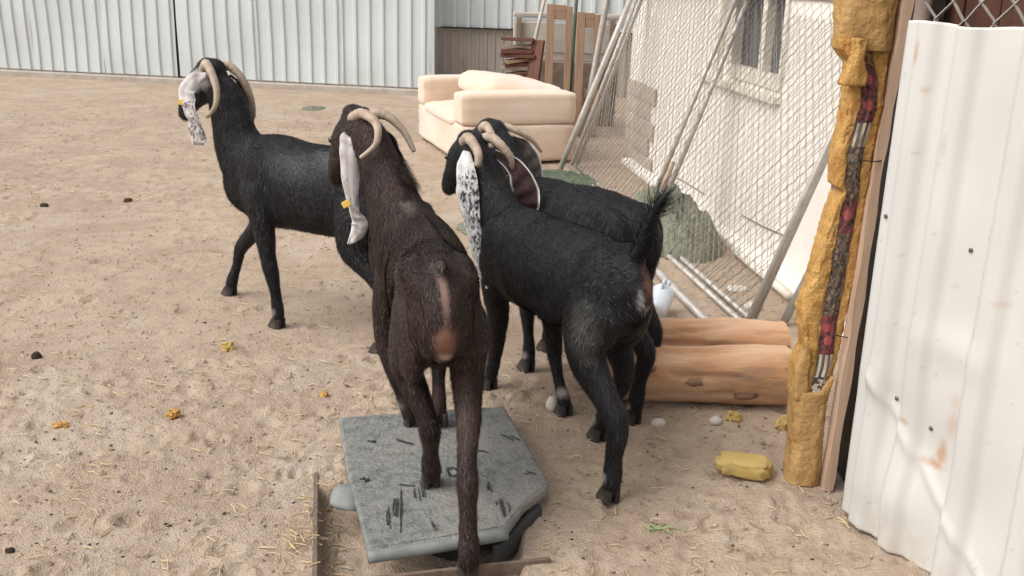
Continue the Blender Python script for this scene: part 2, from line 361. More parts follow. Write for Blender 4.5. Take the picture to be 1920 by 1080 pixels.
# ------------------------------------------------------------------ soft furniture
def puff_box(name, sx, sy, sz, r=.05, cuts=8, puff=.015, seed=1):
    bm = bmesh.new(); bmesh.ops.create_cube(bm, size=1); bmesh.ops.subdivide_edges(bm, edges=bm.edges[:], cuts=cuts, use_grid_fill=True)
    for v in bm.verts:
        c = v.co*2; p = Vector((c.x*sx/2, c.y*sy/2, c.z*sz/2))
        q = Vector((max(-sx/2+r, min(sx/2-r, p.x)), max(-sy/2+r, min(sy/2-r, p.y)), max(-sz/2+r, min(sz/2-r, p.z))))
        d = p-q
        if d.length > 1e-6: p = q + d.normalized()*min(r, d.length if d.length < r else r)
        n = Vector((c.x**5, c.y**5, c.z**5)); n = n.normalized() if n.length > 0 else n
        k = puff*(1-c.x*c.x*.9)*(1-c.y*c.y*.9) if abs(n.z) > .5 else puff*.6*(1-c.z*c.z*.9)
        p += n*k + n*(.010*(float(fbm(c.x*2.2+seed*7, c.y*2.2+c.z*3, seed, 3))-.5)) + n*(-.006*math.exp(-((c.x*.6+c.y*.8-.3*math.sin(c.z*3+seed))/.07)**2))
        v.co = p
    bmesh.ops.recalc_face_normals(bm, faces=bm.faces); me = bpy.data.meshes.new(name); bm.to_mesh(me); bm.free()
    me.polygons.foreach_set('use_smooth', [True]*len(me.polygons)); return me
sofa = empty('sofa', (-.42, 7.86, 0), R(19.0))    # local x: front to back along the near side, local y: along the seat
tag(sofa, 'peach fabric sofa seen from its armrest end, behind the goats', 'sofa')
SL = 1.46
link('base', puff_box('base', .95, SL, .30, .02, 8, .002), M['sofa'], sofa, (.475, SL/2, .172))
link('armrest', puff_box('armrest', .955, .25, .25, .035, 11, .006, 2), M['sofa'], sofa, (.475, .124, .447))
link('armrest', puff_box('armrest', .955, .24, .25, .035, 11, .006, 3), M['sofa'], sofa, (.475, SL-.119, .447))
link('backrest', puff_box('backrest', .24, SL-.50, .25, .05, 9, .01, 4), M['sofa'], sofa, (.835, SL/2, .45))
link('seat_cushion', puff_box('seat_cushion', .73, SL-.50, .10, .04, 11, .03, 5), M['sofa'], sofa, (.362, SL/2, .325))
link('back_cushion', puff_box('back_cushion', .56, SL-.58, .20, .085, 11, .03, 6), M['sofa'], sofa, (.56, SL/2-.03, .515), (0, R(9), 0))
for x, y in ((.06, .06), (.88, .06), (.06, SL-.06), (.88, SL-.06)):
    link('leg', box_me('leg', .05, .05, .045, .004), M['dark'], sofa, (x, y, .018))

# ------------------------------------------------------------------ timber and panels behind the sofa
def beam(a, b, wx, wy, m, name, parent=None, bev=.003):
    a = Vector(a); b = Vector(b); d = b-a; me = box_me(name, wx, wy, d.length, bev)
    q = d.to_track_quat('Z', 'Y'); o = link(name, me, m, parent); o.location = (a+b)/2; o.rotation_mode = 'QUATERNION'; o.rotation_quaternion = q; return o
def wood_frame(loc, wd, h, label, zr=0, m='wood', pw=.075):
    t = empty('timber_trestle', loc, zr); tag(t, label, 'timber', 'bare timber frames behind the sofa')
    beam((0, 0, 0), (0, .10, h), pw, .06, M[m], 'post', t); beam((wd, 0, 0), (wd, .10, h-.02), pw*.8, .06, M[m], 'post', t)
    beam((pw*.5+.002, .095, h-.07), (wd-pw*.42, .095, h-.07), .055, .13, M[m], 'top_rail', t)
    beam((pw*.5+.002, .05, .42), (wd-pw*.42, .04, .36), .045, .06, M[m], 'lower_rail', t); return t
wood_frame((.295, 9.75, 0), .175, 1.19, 'tall narrow brown timber frame, left one of two behind sofa')
wood_frame((.575, 9.62, 0), .155, 1.13, 'tall narrow brown timber frame, right one beside grey pole', m='wood')
o = beam((.09, 9.72, .0), (.19, 9.85, .86), .14, .03, M['wood_red'], 'wide_board'); tag(o, 'dark red-brown board standing against the timber frames', 'board')
pile = empty('plank_stack', (.0, 9.9, 0)); tag(pile, 'crooked stack of short brown planks behind the sofa back', 'planks')
for i in range(9):
    z = .50 + i*.042 if i < 8 else .86
    o = link('plank', box_me('plank', .30+random.uniform(-.05, .05), .12, .032, .003, jit=.003), M[random.choice(['wood', 'plank_grey', 'wood_red'])], pile, (random.uniform(-.03, .05), random.uniform(-.03, .03), z), (R(random.uniform(-4, 4)), R(random.uniform(-9, 2)), R(random.uniform(-14, 14))))
for x, z in ((-.1, 0), (.1, 0)): link('bearer', box_me('bearer', .07, .12, .49, .003), M['plank_grey'], pile, (x, 0, .245))
crate = empty('panel_stack', (.42, 10.35, 0)); tag(crate, 'pale grey ribbed panels leaning behind the timber frames', 'panels')
for i, (z0, z1, m_) in enumerate(((0, .62, 'plank_grey'), (.63, .70, 'whiteboard'), (.71, 1.0, 'whiteboard'), (1.01, 1.05, 'fence'), (1.055, 1.09, 'whiteboard'))):
    link('panel', box_me('panel', 1.05, .05, z1-z0, .008, jit=.004), M[m_], crate, (.05, .015*(i % 2), (z0+z1)/2))
for x in (-.42, .5): link('brace', box_me('brace', .05, .04, 1.05, .004, base=True), M['plank_grey'], crate, (x, -.06, 0))
def pole(a, b, r, m, label, name='pole', cat='pole', group=None):
    o = link(name, tube_me(name, np.linspace(a, b, 4), r, 8), M[m]); tag(o, label, cat, group); return o
pole((-.02, 9.95, .0), (.30, 10.25, 1.5), .018, 'whiteboard', 'thin pale stick leaning left of the timber frames')
pole((.50, 9.95, 0), (.56, 10.25, 1.45), .018, 'tarp2', 'thin green stick rising between the two timber frames')
pole((.62, 9.5, 0), (.86, 9.55, 1.75), .03, 'pipe', 'grey-green metal pole leaning right of the timber frames')

# ------------------------------------------------------------------ chain-link gate panels leaning on the house
def chain_vf(Lx, Lz, cell, r):
    mb = MB(); n = int(Lx/cell*1) ; wv = cell/2
    steps = int(Lz/wv)
    for i in range(n+1):
        x0 = i*cell; sgn = 1
        pts = []
        for k in range(steps+1):
            x = x0 + (wv if k % 2 else 0)
            pts.append((min(x, Lx), .003*(1 if (k+i) % 2 else -1), k*wv))
        v, f = tube_vf(pts, r, 3, cap=False, hint=(0, 1, 0)); mb.add(v, f)
    for i in range(n):        # the mirrored wires
        x0 = i*cell + cell; pts = []
        for k in range(steps+1):
            x = x0 - (wv if k % 2 else 0)
            pts.append((min(x, Lx), .003*(-1 if (k+i) % 2 else 1), k*wv))
        v, f = tube_vf(pts, r, 3, cap=False, hint=(0, 1, 0)); mb.add(v, f)
    return mb
def gate_panel(a, b, top_a, H, label, mids=(), cell=.07, wr=.0019, pr=.021):
    # a, b: ground ends of the bottom rail; top_a: a point the upright through a passes
    a = Vector(a); b = Vector(b); ex = (b-a); Lx = ex.length; ex.normalize()
    up = (Vector(top_a)-a); up -= ex*up.dot(ex); up.normalize(); ey = up.cross(ex)
    t = empty('gate_panel', a); t.rotation_mode = 'QUATERNION'
    t.rotation_quaternion = Matrix(((ex.x, ey.x, up.x), (ex.y, ey.y, up.y), (ex.z, ey.z, up.z))).to_quaternion()
    tag(t, label, 'gate panel', 'chain-link panels leaning on the house')
    def pipe(p, q, nm): link(nm, tube_me(nm, np.linspace(p, q, 3), pr, 10), M['pipe'], t)
    pipe((-pr, 0, pr), (Lx+pr, 0, pr), 'bottom_rail'); pipe((-pr, 0, H), (Lx+pr, 0, H), 'top_rail')
    for x in (0, *mids, Lx): pipe((x, 0, 2*pr), (x, 0, H-pr), 'upright')
    o = link('wire_mesh', chain_vf(Lx, H-2*pr, cell, wr).me('wire_mesh'), M['wire'], t, (0, -.012, pr)); o['kind'] = 'stuff'
    return t
gate_panel((.485, 8.0, .0), (1.08, 4.315, .0), (.99, 8.0, 1.42), 1.53, 'rear chain-link gate panel in pipe frame leaning against the house wall', mids=(2.12,), pr=.016)
gate_panel((.435, 7.95, .0), (1.035, 4.24, .0), (.945, 7.95, 1.42), 1.49, 'front chain-link gate panel in pipe frame leaning toward the house', mids=(2.02, ), cell=.09, wr=.0016, pr=.015)
pole((.339, 7.72, .022), (.885, 4.16, .022), .02, 'pipe', 'grey metal pipe lying on sand in front of the gate panels', 'metal_pipe', 'pipe', 'loose metal pipes')
pole((.345, 7.70, .04), (.845, 7.78, 1.38), .022, 'pipe', 'metal pipe leaning up beside the sofa', 'metal_pipe', 'pipe', 'loose metal pipes')
pole((1.225, 4.30, .02), (1.52, 4.34, .76), .019, 'pipe', 'short metal pipe leaning on the wall beside the foam-wrapped post', 'metal_pipe', 'pipe', 'loose metal pipes')
o = beam((.80, 5.92, .0), (.93, 6.05, .42), .075, .014, M['wood_pale'], 'stick'); tag(o, 'flat pinkish wooden stick leaning behind the raised goat tail', 'stick')
pole((1.33, 4.63, .035), (1.23, 5.45, .035), .02, 'frame_white', 'white plastic pipe lying along the foot of the house wall', 'plastic_pipe', 'pipe')

# ------------------------------------------------------------------ lumpy heaps, stones, foam
def lump(name, sx, sy, sz, m, loc, seed, sub=3, amp=.25, freq=2.0, flat=.35, rz=0, smooth=True):
    bm = bmesh.new(); bmesh.ops.create_icosphere(bm, subdivisions=sub, radius=1)
    for v in bm.verts:
        c = v.co.copy(); n = float(fbm(c.x*freq+seed*3.1+20, c.y*freq+c.z*freq*1.3+seed+20, seed, 3))-.5
        c *= 1+2*amp*n
        if c.z < -flat: c.z = -flat + (c.z+flat)*.1
        v.co = Vector((c.x*sx, c.y*sy, (c.z+flat)*sz))
    me = bm_mesh(name, bm, smooth); return link(name, me, M[m], None, loc, (0, 0, rz))
def heap(name, pts, m, label, cat, seed):
    pass
def cloth_heap(name, cx, cy, rx, ry, h, m, label, cat, seed, n=90, rz=0.0, crag=.35):
    g = np.linspace(-1, 1, n); X, Y = np.meshgrid(g, g); r = np.sqrt(X*X+Y*Y)
    edge = 1-.25*(fbm(X*2+9, Y*2+9, seed, 2)-.3)
    prof = np.clip(1-(r/edge)**2.2, 0, 1)**.75
    fold = np.abs(fbm(X*1.8+Y*.7+40, Y*1.3-X*.5+40, seed+5, 4)-.5)*2.4
    Z = h*prof*(1-crag*.55+crag*fold*1.1) + .10*h*prof*(fbm(X*6+5, Y*6+5, seed+8, 3)-.5)*4 - .015*(r > edge)
    V = np.stack([X*rx, Y*ry, Z], -1).reshape(-1, 3); F = []
    for j in range(n-1):
        for i in range(n-1):
            a = j*n+i
            q = [a, a+1, a+1+n, a+n]
            if max(r.ravel()[q] - edge.ravel()[q]) < .04: F.append(q)
    me = mesh(name, V, F, True); bm = bmesh.new(); bm.from_mesh(me); bmesh.ops.delete(bm, geom=[v for v in bm.verts if not v.link_faces], context='VERTS'); bm.to_mesh(me); bm.free()
    o = link(name, me, M[m], None, (cx, cy, 0), (0, 0, rz)); tag(o, label, cat); return o
cloth_heap('net_heap', .93, 5.82, .27, .60, .30, 'tarp', 'heap of green shade net at the foot of the house wall', 'net', 4, rz=R(9))
cloth_heap('green_tarp', .30, 7.35, .34, .40, .08, 'tarp2', 'crumpled dark green tarp on the ground beside the sofa', 'tarp', 9)
cloth_heap('cloth_scrap', -.22, 5.95, .14, .16, .04, 'tarp', 'small grey-green cloth scrap on sand behind the long white ear', 'cloth', 12, n=30)
cloth_heap('cloth_scrap', -2.2, 11.0, .14, .25, .02, 'tarp', 'small flat green scrap on sand near the white fence', 'cloth', 14, n=30)
# water jug lying on its side
def jug():
    t = empty('plastic_jug', (.675, 4.40, .072), R(0)); tag(t, 'bluish white plastic jug lying on its side behind the logs', 'jug')
    prof = [(-.115, .004), (-.113, .05), (-.10, .068), (-.06, .073), (-.03, .070), (.0, .073), (.03, .070), (.06, .073), (.09, .06), (.115, .035), (.13, .02), (.15, .018)]
    V = []; F = []; sg = 20
    for x, r in prof:
        for k in range(sg):
            a = 2*math.pi*k/sg; V.append((x, r*math.cos(a), r*math.sin(a)))
    for i in range(len(prof)-1):
        for k in range(sg): F.append((i*sg+k, i*sg+(k+1) % sg, (i+1)*sg+(k+1) % sg, (i+1)*sg+k))
    F.append(tuple(range(sg)))
    b = link('body', mesh('body', V, F, True), M['jug'], t, None, (R(10), R(-30), R(62))); b.scale = (.7, .78, .78)
    link('cap', tube_me('cap', [(.148, 0, 0), (.168, 0, 0)], .021, 14), M['jug'], b)
    P = crom([(.04, 0, .068), (.06, 0, .10), (.10, 0, .09), (.11, 0, .04)], 5); link('handle', tube_me('handle', P, .009, 8), M['jug'], b)
jug()
# peeled logs
def log(name, a, b, r0, r1, label, seed):
    a = np.array(a); b = np.array(b); n = 60; sg = 72; V = []; F = []; d = b-a; Lg = np.linalg.norm(d)
    t = empty(name, a, math.atan2(d[1], d[0])); tag(t, label, 'log', 'peeled logs beside the gate post')
    for i in range(n):
        u = i/(n-1); r = r0+(r1-r0)*u
        for k in range(sg):
            an = 2*math.pi*k/sg; rr = r*(1+.07*(fbm(np.array(u*4+seed), np.array(math.cos(an)*1.2+3), seed, 2)-.5)*1.6+.09*(fbm(np.array(math.sin(an)*1.5+7), np.array(math.cos(an)*1.5+7), seed+3, 2)-.5)+.035*(fbm(np.array(u*3), np.array(an*7), seed+5, 2)-.5))
            # a drying crack running along
            c0 = 2.05+.25*math.sin(u*5+seed); dd = abs((an-c0+math.pi) % (2*math.pi)-math.pi)
            if dd < .08: rr -= .014*math.sin(min(1, max(0, u*1.3-.1))*math.pi)
            for c1 in (1.35, 2.75, 3.6):
                cc_ = c1+.12*math.sin(u*7+seed+c1*3); d1 = abs((an-cc_+math.pi) % (2*math.pi)-math.pi)
                if d1 < .085 and .12 < (u*1.7+c1*seed) % 1 < .75: rr -= .007
            V.append((u*Lg, rr*math.cos(an)+.008*math.sin(u*4+seed), rr*math.sin(an)+.006*math.sin(u*3)))
    for i in range(n-1):
        for k in range(sg): F.append((i*sg+k, i*sg+(k+1) % sg, (i+1)*sg+(k+1) % sg, (i+1)*sg+k))
    tr = link('trunk', mesh('trunk', V, F, True), M['log'], t)
    for i, x in ((0, .0), (n-1, Lg)):
        ring = [V[i*sg+k] for k in range(sg)]; e = .004 if i else -.004
        c = np.mean(ring, axis=0) + np.array([e, 0, 0]); link('cut_end', mesh('cut_end', ring+[c], [(k, (k+1) % sg, sg) for k in range(sg)]), M['log_end'], t)
    for q in range(3):
        an = 1.9+q*.5+seed*.3; u = .25+.25*q; link('knot', lump_me(.045, .02, .012, q+seed), M['log_end'], t, (u*Lg, 1.0*(r0+(r1-r0)*u)*math.cos(an), 1.0*(r0+(r1-r0)*u)*math.sin(an)), (an-math.pi/2, 0, 0))
def lump_me(sx, sy, sz, seed):
    bm = bmesh.new(); bmesh.ops.create_icosphere(bm, subdivisions=2, radius=1)
    for v in bm.verts:
        n = float(fbm(v.co.x*2+seed*3+20, v.co.y*2+v.co.z*2+seed+20, seed, 2))-.5; v.co = Vector((v.co.x*sx, v.co.y*sy, v.co.z*sz))*(1+.5*n)
    return bm_mesh('lump', bm, True)
log('log', (.30, 3.41, .105), (1.01, 3.45, .112), .098, .112, 'nearer of two peeled orange-brown logs lying by the foam-wrapped post', 2)
log('log', (.25, 3.66, .115), (1.055, 3.69, .115), .105, .112, 'farther of two peeled pale brown logs lying by the foam-wrapped post', 6)

# ------------------------------------------------------------------ foam-wrapped post and door board
fp = empty('wrapped_post', (.93, 2.86, 0)); tag(fp, 'gate post wrapped in torn ochre foam with a patterned carpet strip', 'post')
PX, PY = .93, 2.86
prof_p = [[1.75, 0.83, 1.018], [1.55, 0.845, 1.018], [1.441, 0.856, 1.016], [1.314, 0.87, 1.015], [1.281, 0.903, 1.012], [1.169, 0.913, 1.013], [1.098, 0.904, 1.012], [1.026, 0.898, 1.004], [0.938, 0.902, 1.002], [0.926, 0.922, 1.0], [0.856, 0.9, 1.002], [0.788, 0.89, 1.001], [0.664, 0.873, 0.999], [0.562, 0.849, 0.989], [0.449, 0.872, 0.981], [0.387, 0.85, 0.973], [0.297, 0.855, 0.96], [0.17, 0.866, 0.965], [0.1, .868, .966], [0.0, 0.869, 0.966]][::-1]
PZ = np.array([p[0] for p in prof_p]); PL = np.array([p[1] for p in prof_p]); PR = np.array([p[2] for p in prof_p])
CZ = np.array([.299, .394, .512, .675, .771, .864, .956, 1.031, 1.105, 1.157, 1.236, 1.32]); CX = np.array([.921, .934, .932, .939, .942, .948, .946, .946, .957, .965, .958, .929])
def strip_loft(name, zs, lf, rf, yc, yd, m, seed, rough=.006, n=20, parent=None, freq=9):
    V = []; F = []
    for j, z in enumerate(zs):
        l = lf(z); r = rf(z); cx = (l+r)/2; hw = max((r-l)/2, .004)
        for k in range(n):
            a = 2*math.pi*k/n; ca, sa = math.cos(a), math.sin(a)
            e = .55; px = math.copysign(abs(ca)**e, ca); py = math.copysign(abs(sa)**e, sa)
            nz = rough*2*(float(fbm(np.array(z*freq+seed*5+30), np.array(ca*5.2+sa*6.1+seed+30), seed, 4))-.5)
            V.append((cx+(hw+nz)*px-PX, yc+(yd+nz)*py-PY, z))
    for j in range(len(zs)-1):
        for k in range(n): F.append((j*n+k, j*n+(k+1) % n, (j+1)*n+(k+1) % n, (j+1)*n+k))
    F.append(tuple(range(n))[::-1]); F.append(tuple((len(zs)-1)*n+k for k in range(n)))
    return link(name, mesh(name, V, F, True), M[m], parent)
lf = lambda z: float(np.interp(z, PZ, PL)); rf = lambda z: float(np.interp(z, PZ, PR)); cf = lambda z: float(np.interp(z, CZ, CX))
core = strip_loft('core_post', np.linspace(0, 1.75, 30), lambda z: cf(z)-.03, lambda z: cf(z)+.045, 2.885, .035, 'wood', 1, .002, parent=fp)
# left foam body; from .33 to 1.30 its right edge stops at the carpet
strip_loft('foam_wrap', np.linspace(.28, 1.34, 260), lf, lambda z: max(lf(z)+.02, cf(z)-.014), 2.86, .048, 'foam', 3, .006, parent=fp, freq=30, n=56)
strip_loft('foam_wrap', np.linspace(.31, 1.33, 260), lambda z: min(cf(z)+.016, rf(z)-.012), rf, 2.862, .04, 'foam', 5, .005, parent=fp, freq=42, n=40)
strip_loft('foam_cap', np.linspace(1.31, 1.75, 110), lf, rf, 2.86, .050, 'foam_plain', 8, .007, parent=fp, freq=20, n=48)
strip_loft('foam_sleeve', np.linspace(0, .31, 90), lf, rf, 2.856, .056, 'foam_plain', 9, .006, parent=fp, freq=16, n=48)
# flaps of the sleeve that stand either side of the slit
strip_loft('sleeve_flap', np.linspace(.285, .46, 30), lf, lambda z: lf(z)+.042*(1-max(0, (z-.40)/.07)), 2.82, .016, 'foam_plain', 11, .003, parent=fp)
strip_loft('sleeve_flap', np.linspace(.285, .36, 20), lambda z: rf(z)-.04*(1-max(0, (z-.30)/.075)), rf, 2.818, .012, 'foam_plain', 12, .003, parent=fp)
strip_loft('foam_lump', np.linspace(1.22, 1.345, 20), lambda z: .885+.01*math.sin(z*30), lambda z: .935+.01*math.sin(z*37), 2.80, .02, 'foam', 13, .012, parent=fp)
# carpet strip: woven flowers and stripes as fine coloured cells
def carpet():
    nz, nx = 460, 22; V = []; F = []; C = []
    zs = np.linspace(.28, 1.33, nz)
    for j, z in enumerate(zs):
        for i in range(nx+1):
            u = i/nx-.5; V.append((cf(z)+u*.05-PX, 2.822-.010*math.cos(u*2.6)+.005*(float(vnoise(np.array(z*30.), np.array(u*6+9.), 4))-.5)-PY, z))
    for j in range(nz-1):
        for i in range(nx):
            a = j*(nx+1)+i; F.append((a, a+1, a+nx+2, a+nx+1)); z = zs[j]; u = (i+.5)/nx-.5; q = random.random()
            nse = float(vnoise(np.array(z*150.), np.array(u*9+3.), 21))
            if 1.115 < z < 1.27 or .80 < z < .90 or .43 < z < .55:
                c = (.20, .05, .055) if nse > .55 else ((.11, .05, .05) if nse > .3 else (.04, .028, .025))
                for zc, uc in ((1.235, .0), (1.165, .05), (.855, 0), (.475, .05), (.515, -.1)):
                    if ((z-zc)/.014)**2+((u-uc)/.24)**2 < 1: c = (.36, .085, .09)
            elif 1.05 < z < 1.115 or .36 < z < .43: c = (.50, .44, .35) if int((u+.5)*6) % 2 else (.13, .11, .09)
            elif z > 1.27: c = (.22, .12, .045) if nse > .5 else (.10, .05, .03)
            elif .28 < z < .36: c = (.45, .40, .33) if nse > .55 else (.06, .05, .04)
            else: c = (.19, .15, .11) if nse > .62 else ((.06, .05, .045) if nse > .35 else (.14, .08, .05))
            C.append(tuple(x*(.8+.4*q) for x in c)+(1,))
    me = mesh('carpet_strip', V, F, False); at = me.color_attributes.new('Col', 'FLOAT_COLOR', 'CORNER')
    at.data.foreach_set('color', np.repeat(np.array(C, np.float32), 4, axis=0).ravel())
    o = link('carpet_strip', me, M['carpet'], fp); o['label'] = 'dark patterned carpet strip with red flowers'
carpet()
for z in (1.02, .50): link('wire_tie', tube_me('wire_tie', crom([(.035-.02, -.06, z), (.06, -.065, z-.006), (.10, -.045, z-.004)], 4), .0018, 5), M['dark'], fp)
def warped_board(name, pts, wx, wy, m, label, cat):
    P = crom(pts, 6); V = []; F = []
    for i, p in enumerate(P):
        j = .0025*math.sin(i*1.3)
        for dx, dy in ((-wx/2-j, -wy/2), (wx/2+j, -wy/2), (wx/2, wy/2), (-wx/2, wy/2)): V.append((p[0]+dx, p[1]+dy, p[2]))
    n = len(P)
    for i in range(n-1):
        for k in range(4): F.append((i*4+k, i*4+(k+1) % 4, (i+1)*4+(k+1) % 4, (i+1)*4+k))
    F += [(3, 2, 1, 0), tuple((n-1)*4+k for k in range(4))]
    o = link(name, mesh(name, V, F), M[m]); tag(o, label, cat); return o
warped_board('board', [(.983, 2.80, 0), (.994, 2.80, .363), (1.004, 2.81, .665), (1.013, 2.83, .965), (1.027, 2.84, 1.2), (1.038, 2.84, 1.445), (1.045, 2.84, 1.8)], .026, .05, 'wood_pale', 'narrow pinkish wooden board standing beside the foam-wrapped post', 'board')
o = beam((1.075, 2.87, 0), (1.12, 2.87, 1.85), .13, .05, M['dark'], 'gap_strip'); tag(o, 'dark strip standing in for the shaded gap between the wooden board and white sheet', 'post')  # dark bar put in for the darkness of the open gap
# ------------------------------------------------------------------ white corrugated door sheet at right
sd = empty('sheet_door', (.98, 2.64, 0), math.atan2(-.31, .14)); tag(sd, 'dented white corrugated sheet-metal door at the right edge', 'door')
def dent(s, z):
    d = .004*math.sin(s*7+z*2)
    for s0, z0, rs, rz_, a in ((.14, .40, .10, .10, -.012), (.27, .33, .09, .09, -.015), (.45, .22, .10, .13, -.012), (.08, .46, .06, .06, .010), (.30, .62, .12, .05, .008), (.2, .15, .10, .08, .012)):
        d += a*math.exp(-((s-s0)/rs)**2-((z-z0)/rz_)**2)
    # a slanting crease
    t_ = (z-(.46-.9*(s-.06)))/.02
    if .05 < s < .5: d += .007*math.exp(-t_*t_)
    return d
def prof_door():
    P = []; L_ = 1.1; s = 0
    base = [(0, 0)]; k = 0
    for s0 in (.035, .155, .345, .535, .725, .915): base += [(s0, 0), (s0+.022, .024), (s0+.062, .024), (s0+.09, 0)]
    base.append((L_, 0)); out = []
    for (a, da), (b, db) in zip(base, base[1:]):
        n = max(1, int((b-a)/.007))
        for i in range(n): out.append((a+(b-a)*i/n, da+(db-da)*i/n))
    out.append(base[-1]); return out
sheet = sheet_me('sheet', prof_door(), .004, 1.40, 190, .002, dent); sheet.polygons.foreach_set('use_smooth', [True]*len(sheet.polygons))
bm = bmesh.new(); bm.from_mesh(sheet)
for v in bm.verts:
    if v.co.z > 1.3: v.co.z += .004*math.sin(v.co.x*23)
    if v.co.z < .1: v.co.z += .012*max(0, math.sin(v.co.x*17+1))*(1-v.co.z/.1)
bm.to_mesh(sheet); bm.free()
dv = np.zeros(len(sheet.vertices)*3, np.float32); sheet.vertices.foreach_get('co', dv); dv = dv.reshape(-1, 3).astype(float)
grime = fbm(dv[:, 0]*9+5, dv[:, 2]*5+5, 71, 4); fine = fbm(dv[:, 0]*45+5, dv[:, 2]*30+5, 73, 3)
DC = np.array([.535, .535, .515])*(.94+.12*grime)[:, None]
low = np.clip(1-dv[:, 2]/.16, 0, 1)*np.clip(fine*2-.5, 0, 1); DC = DC*(1-.45*low[:, None])+np.array([.40, .31, .22])*.45*low[:, None]
for s_, z_, rs_, rz_, st in ((.30, .335, .02, .05, .75), (.285, .30, .045, .014, .8), (.19, .385, .02, .010, .7), (.062, 1.325, .008, .035, .7), (.18, .60, .018, .006, .6), (.10, 1.24, .012, .008, .5), (.33, .45, .02, .06, .35), (.05, .5, .02, .008, .35), (.36, .95, .006, .012, .5), (.42, .78, .03, .008, .3), (.12, .62, .05, .006, .25), (.27, .78, .02, .006, .35), (.19, 1.12, .006, .03, .35)):
    k_ = np.clip(1.2-np.sqrt(((dv[:, 0]-s_)/rs_)**2+((dv[:, 2]-z_)/rz_)**2)+1.4*(fine-.5), 0, 1)[:, None]*st; DC = DC*(1-k_)+np.array([.42, .25, .13])*k_
spk_ = (fbm(dv[:, 0]*70+3, dv[:, 2]*60+3, 79, 2) < .10)[:, None]; DC = np.where(spk_, DC*.82, DC)
at = sheet.color_attributes.new('Col', 'FLOAT_COLOR', 'POINT'); at.data.foreach_set('color', np.concatenate([DC, np.ones((len(DC), 1))], 1).astype(np.float32).ravel())
sh = link('sheet', sheet, M['sheet_white'], sd); sh.scale = (1, -1, 1)   # ribs stand towards the yard
sheet.flip_normals()
def door_pt(s, z): return (s, -dent(s, z)-.003, z)
for s, z in ((.06, 1.33), (.21, 1.345), (.02, .90), (.14, .425), (.262, .39), (.055, .45), (.22, 1.0), (.42, 1.3), (.41, .6), (.30, .88)):
    link('screw', lump_me(.006, .004, .006, int(s*100)), M['screw'], sd, door_pt(s, z))
link('door_frame', box_me('door_frame', 1.1, .03, .05, .003), M['dark'], sd, (.55, .03, .9)); link('door_frame', box_me('door_frame', .04, .03, 1.36, .003), M['dark'], sd, (.03, .062, .70))
# chain-link strip and red-brown boards above and behind the door
rb = empty('board_screen', (1.18, 2.80, 0), math.atan2(-.31, .14)); tag(rb, 'red-brown board screen behind the top of the white door', 'screen')
for i in range(10): link('plank', box_me('plank', .11, .02, 2.0, .003, base=True), M['wood_red'], rb, (-.16+i*.114, .0+random.uniform(-.003, .003), 0))
cl = link('chain_link_strip', chain_vf(1.0, .5, .09, .0052).me('chain_link_strip'), M['pipe'], None, (1.02, 2.66, 1.36), (0, 0, math.atan2(-.31, .14))); tag(cl, 'thick chain-link wire strip above the white sheet door', 'chain link')
pole((1.03, 2.72, 0), (1.045, 2.72, 1.85), .022, 'plank_grey', 'brown pipe standing behind the top corner of the white door', 'door_pipe', 'pipe')

# ------------------------------------------------------------------ weighing slab over its pit
sl = empty('scale_platform', (-.2, 2.7, 0)); tag(sl, 'grey mottled weighing platform slab with a cut corner, under the brown goat', 'platform')
out = [[-.565, 3.083], [-.172, 3.181], [-.017, 3.208], [.064, 2.914], [.122, 2.682], [.115, 2.64], [.054, 2.544], [.003, 2.408], [-.179, 2.337], [-.352, 2.278], [-.406, 2.471], [-.48, 2.722]]
def slab_me():
    bm = bmesh.new(); top = [bm.verts.new((x+.2, y-2.7, .062)) for x, y in out]; f = bm.faces.new(top)
    r = bmesh.ops.extrude_face_region(bm, geom=[f]); vs_ = [e for e in r['geom'] if isinstance(e, bmesh.types.BMVert)]
    for v in vs_: v.co.z -= .032
    bmesh.ops.recalc_face_normals(bm, faces=bm.faces)
    ed = [e for e in bm.edges if abs(e.verts[0].co.z-e.verts[1].co.z) < 1e-4]
    bmesh.ops.bevel(bm, geom=ed, offset=.010, segments=4, affect='EDGES', profile=.5)
    return bm_mesh('slab', bm, False)
link('slab', slab_me(), M['slab'], sl)
# inner top skin, uneven
def skin():
    c = np.mean(np.array(out), axis=0); ring = np.array(out); nR = 26; per = []
    dense = []
    for i in range(len(ring)):
        a, b = ring[i], ring[(i+1) % len(ring)]
        for k in range(8): dense.append(a+(b-a)*k/8)
    dense = np.array(dense); n = len(dense); V = []; F = []
    for j in range(nR):
        t_ = .06+.90*j/(nR-1)
        for p in dense:
            q = c+(p-c)*t_; z = .0632+.004*(1-t_)+.006*(float(fbm(q[0]*14+9, q[1]*14+9, 77, 3))-.5)*min(1, (1-t_)*8)
            V.append((q[0]+.2, q[1]-2.7, z))
    for j in range(nR-1):
        for k in range(n): F.append((j*n+k, j*n+(k+1) % n, (j+1)*n+(k+1) % n, (j+1)*n+k))
    V.append((c[0]+.2, c[1]-2.7, .067)); m_ = len(V)-1
    for k in range(n): F.append((m_, k, (k+1) % n))
    return mesh('top_skin', V, F, True)
link('top_skin', skin(), M['slab'], sl)
fe = np.array([(-.352, 2.278), (-.179, 2.337), (.003, 2.408)])
link('front_rim', tube_me('front_rim', [(x+.2, y-2.7, .044) for x, y in crom(fe, 6)], .017, 10), M['slab_rim'], sl)
lb = link('side_lobe', lump_me(.05, .075, .024, 4), M['slab_rim'], sl, (-.262, -.09, .03), (0, 0, R(20)))
link('under_box', box_me('under_box', .30, .5, .10, .004), M['dark'], sl, (.03, .02, -.032), (0, 0, R(-16)))
link('leg_plate', box_me('leg_plate', .02, .26, .075, .003), M['slab_mark'], sl, (.235, -.20, -.018), (0, 0, R(-28)))
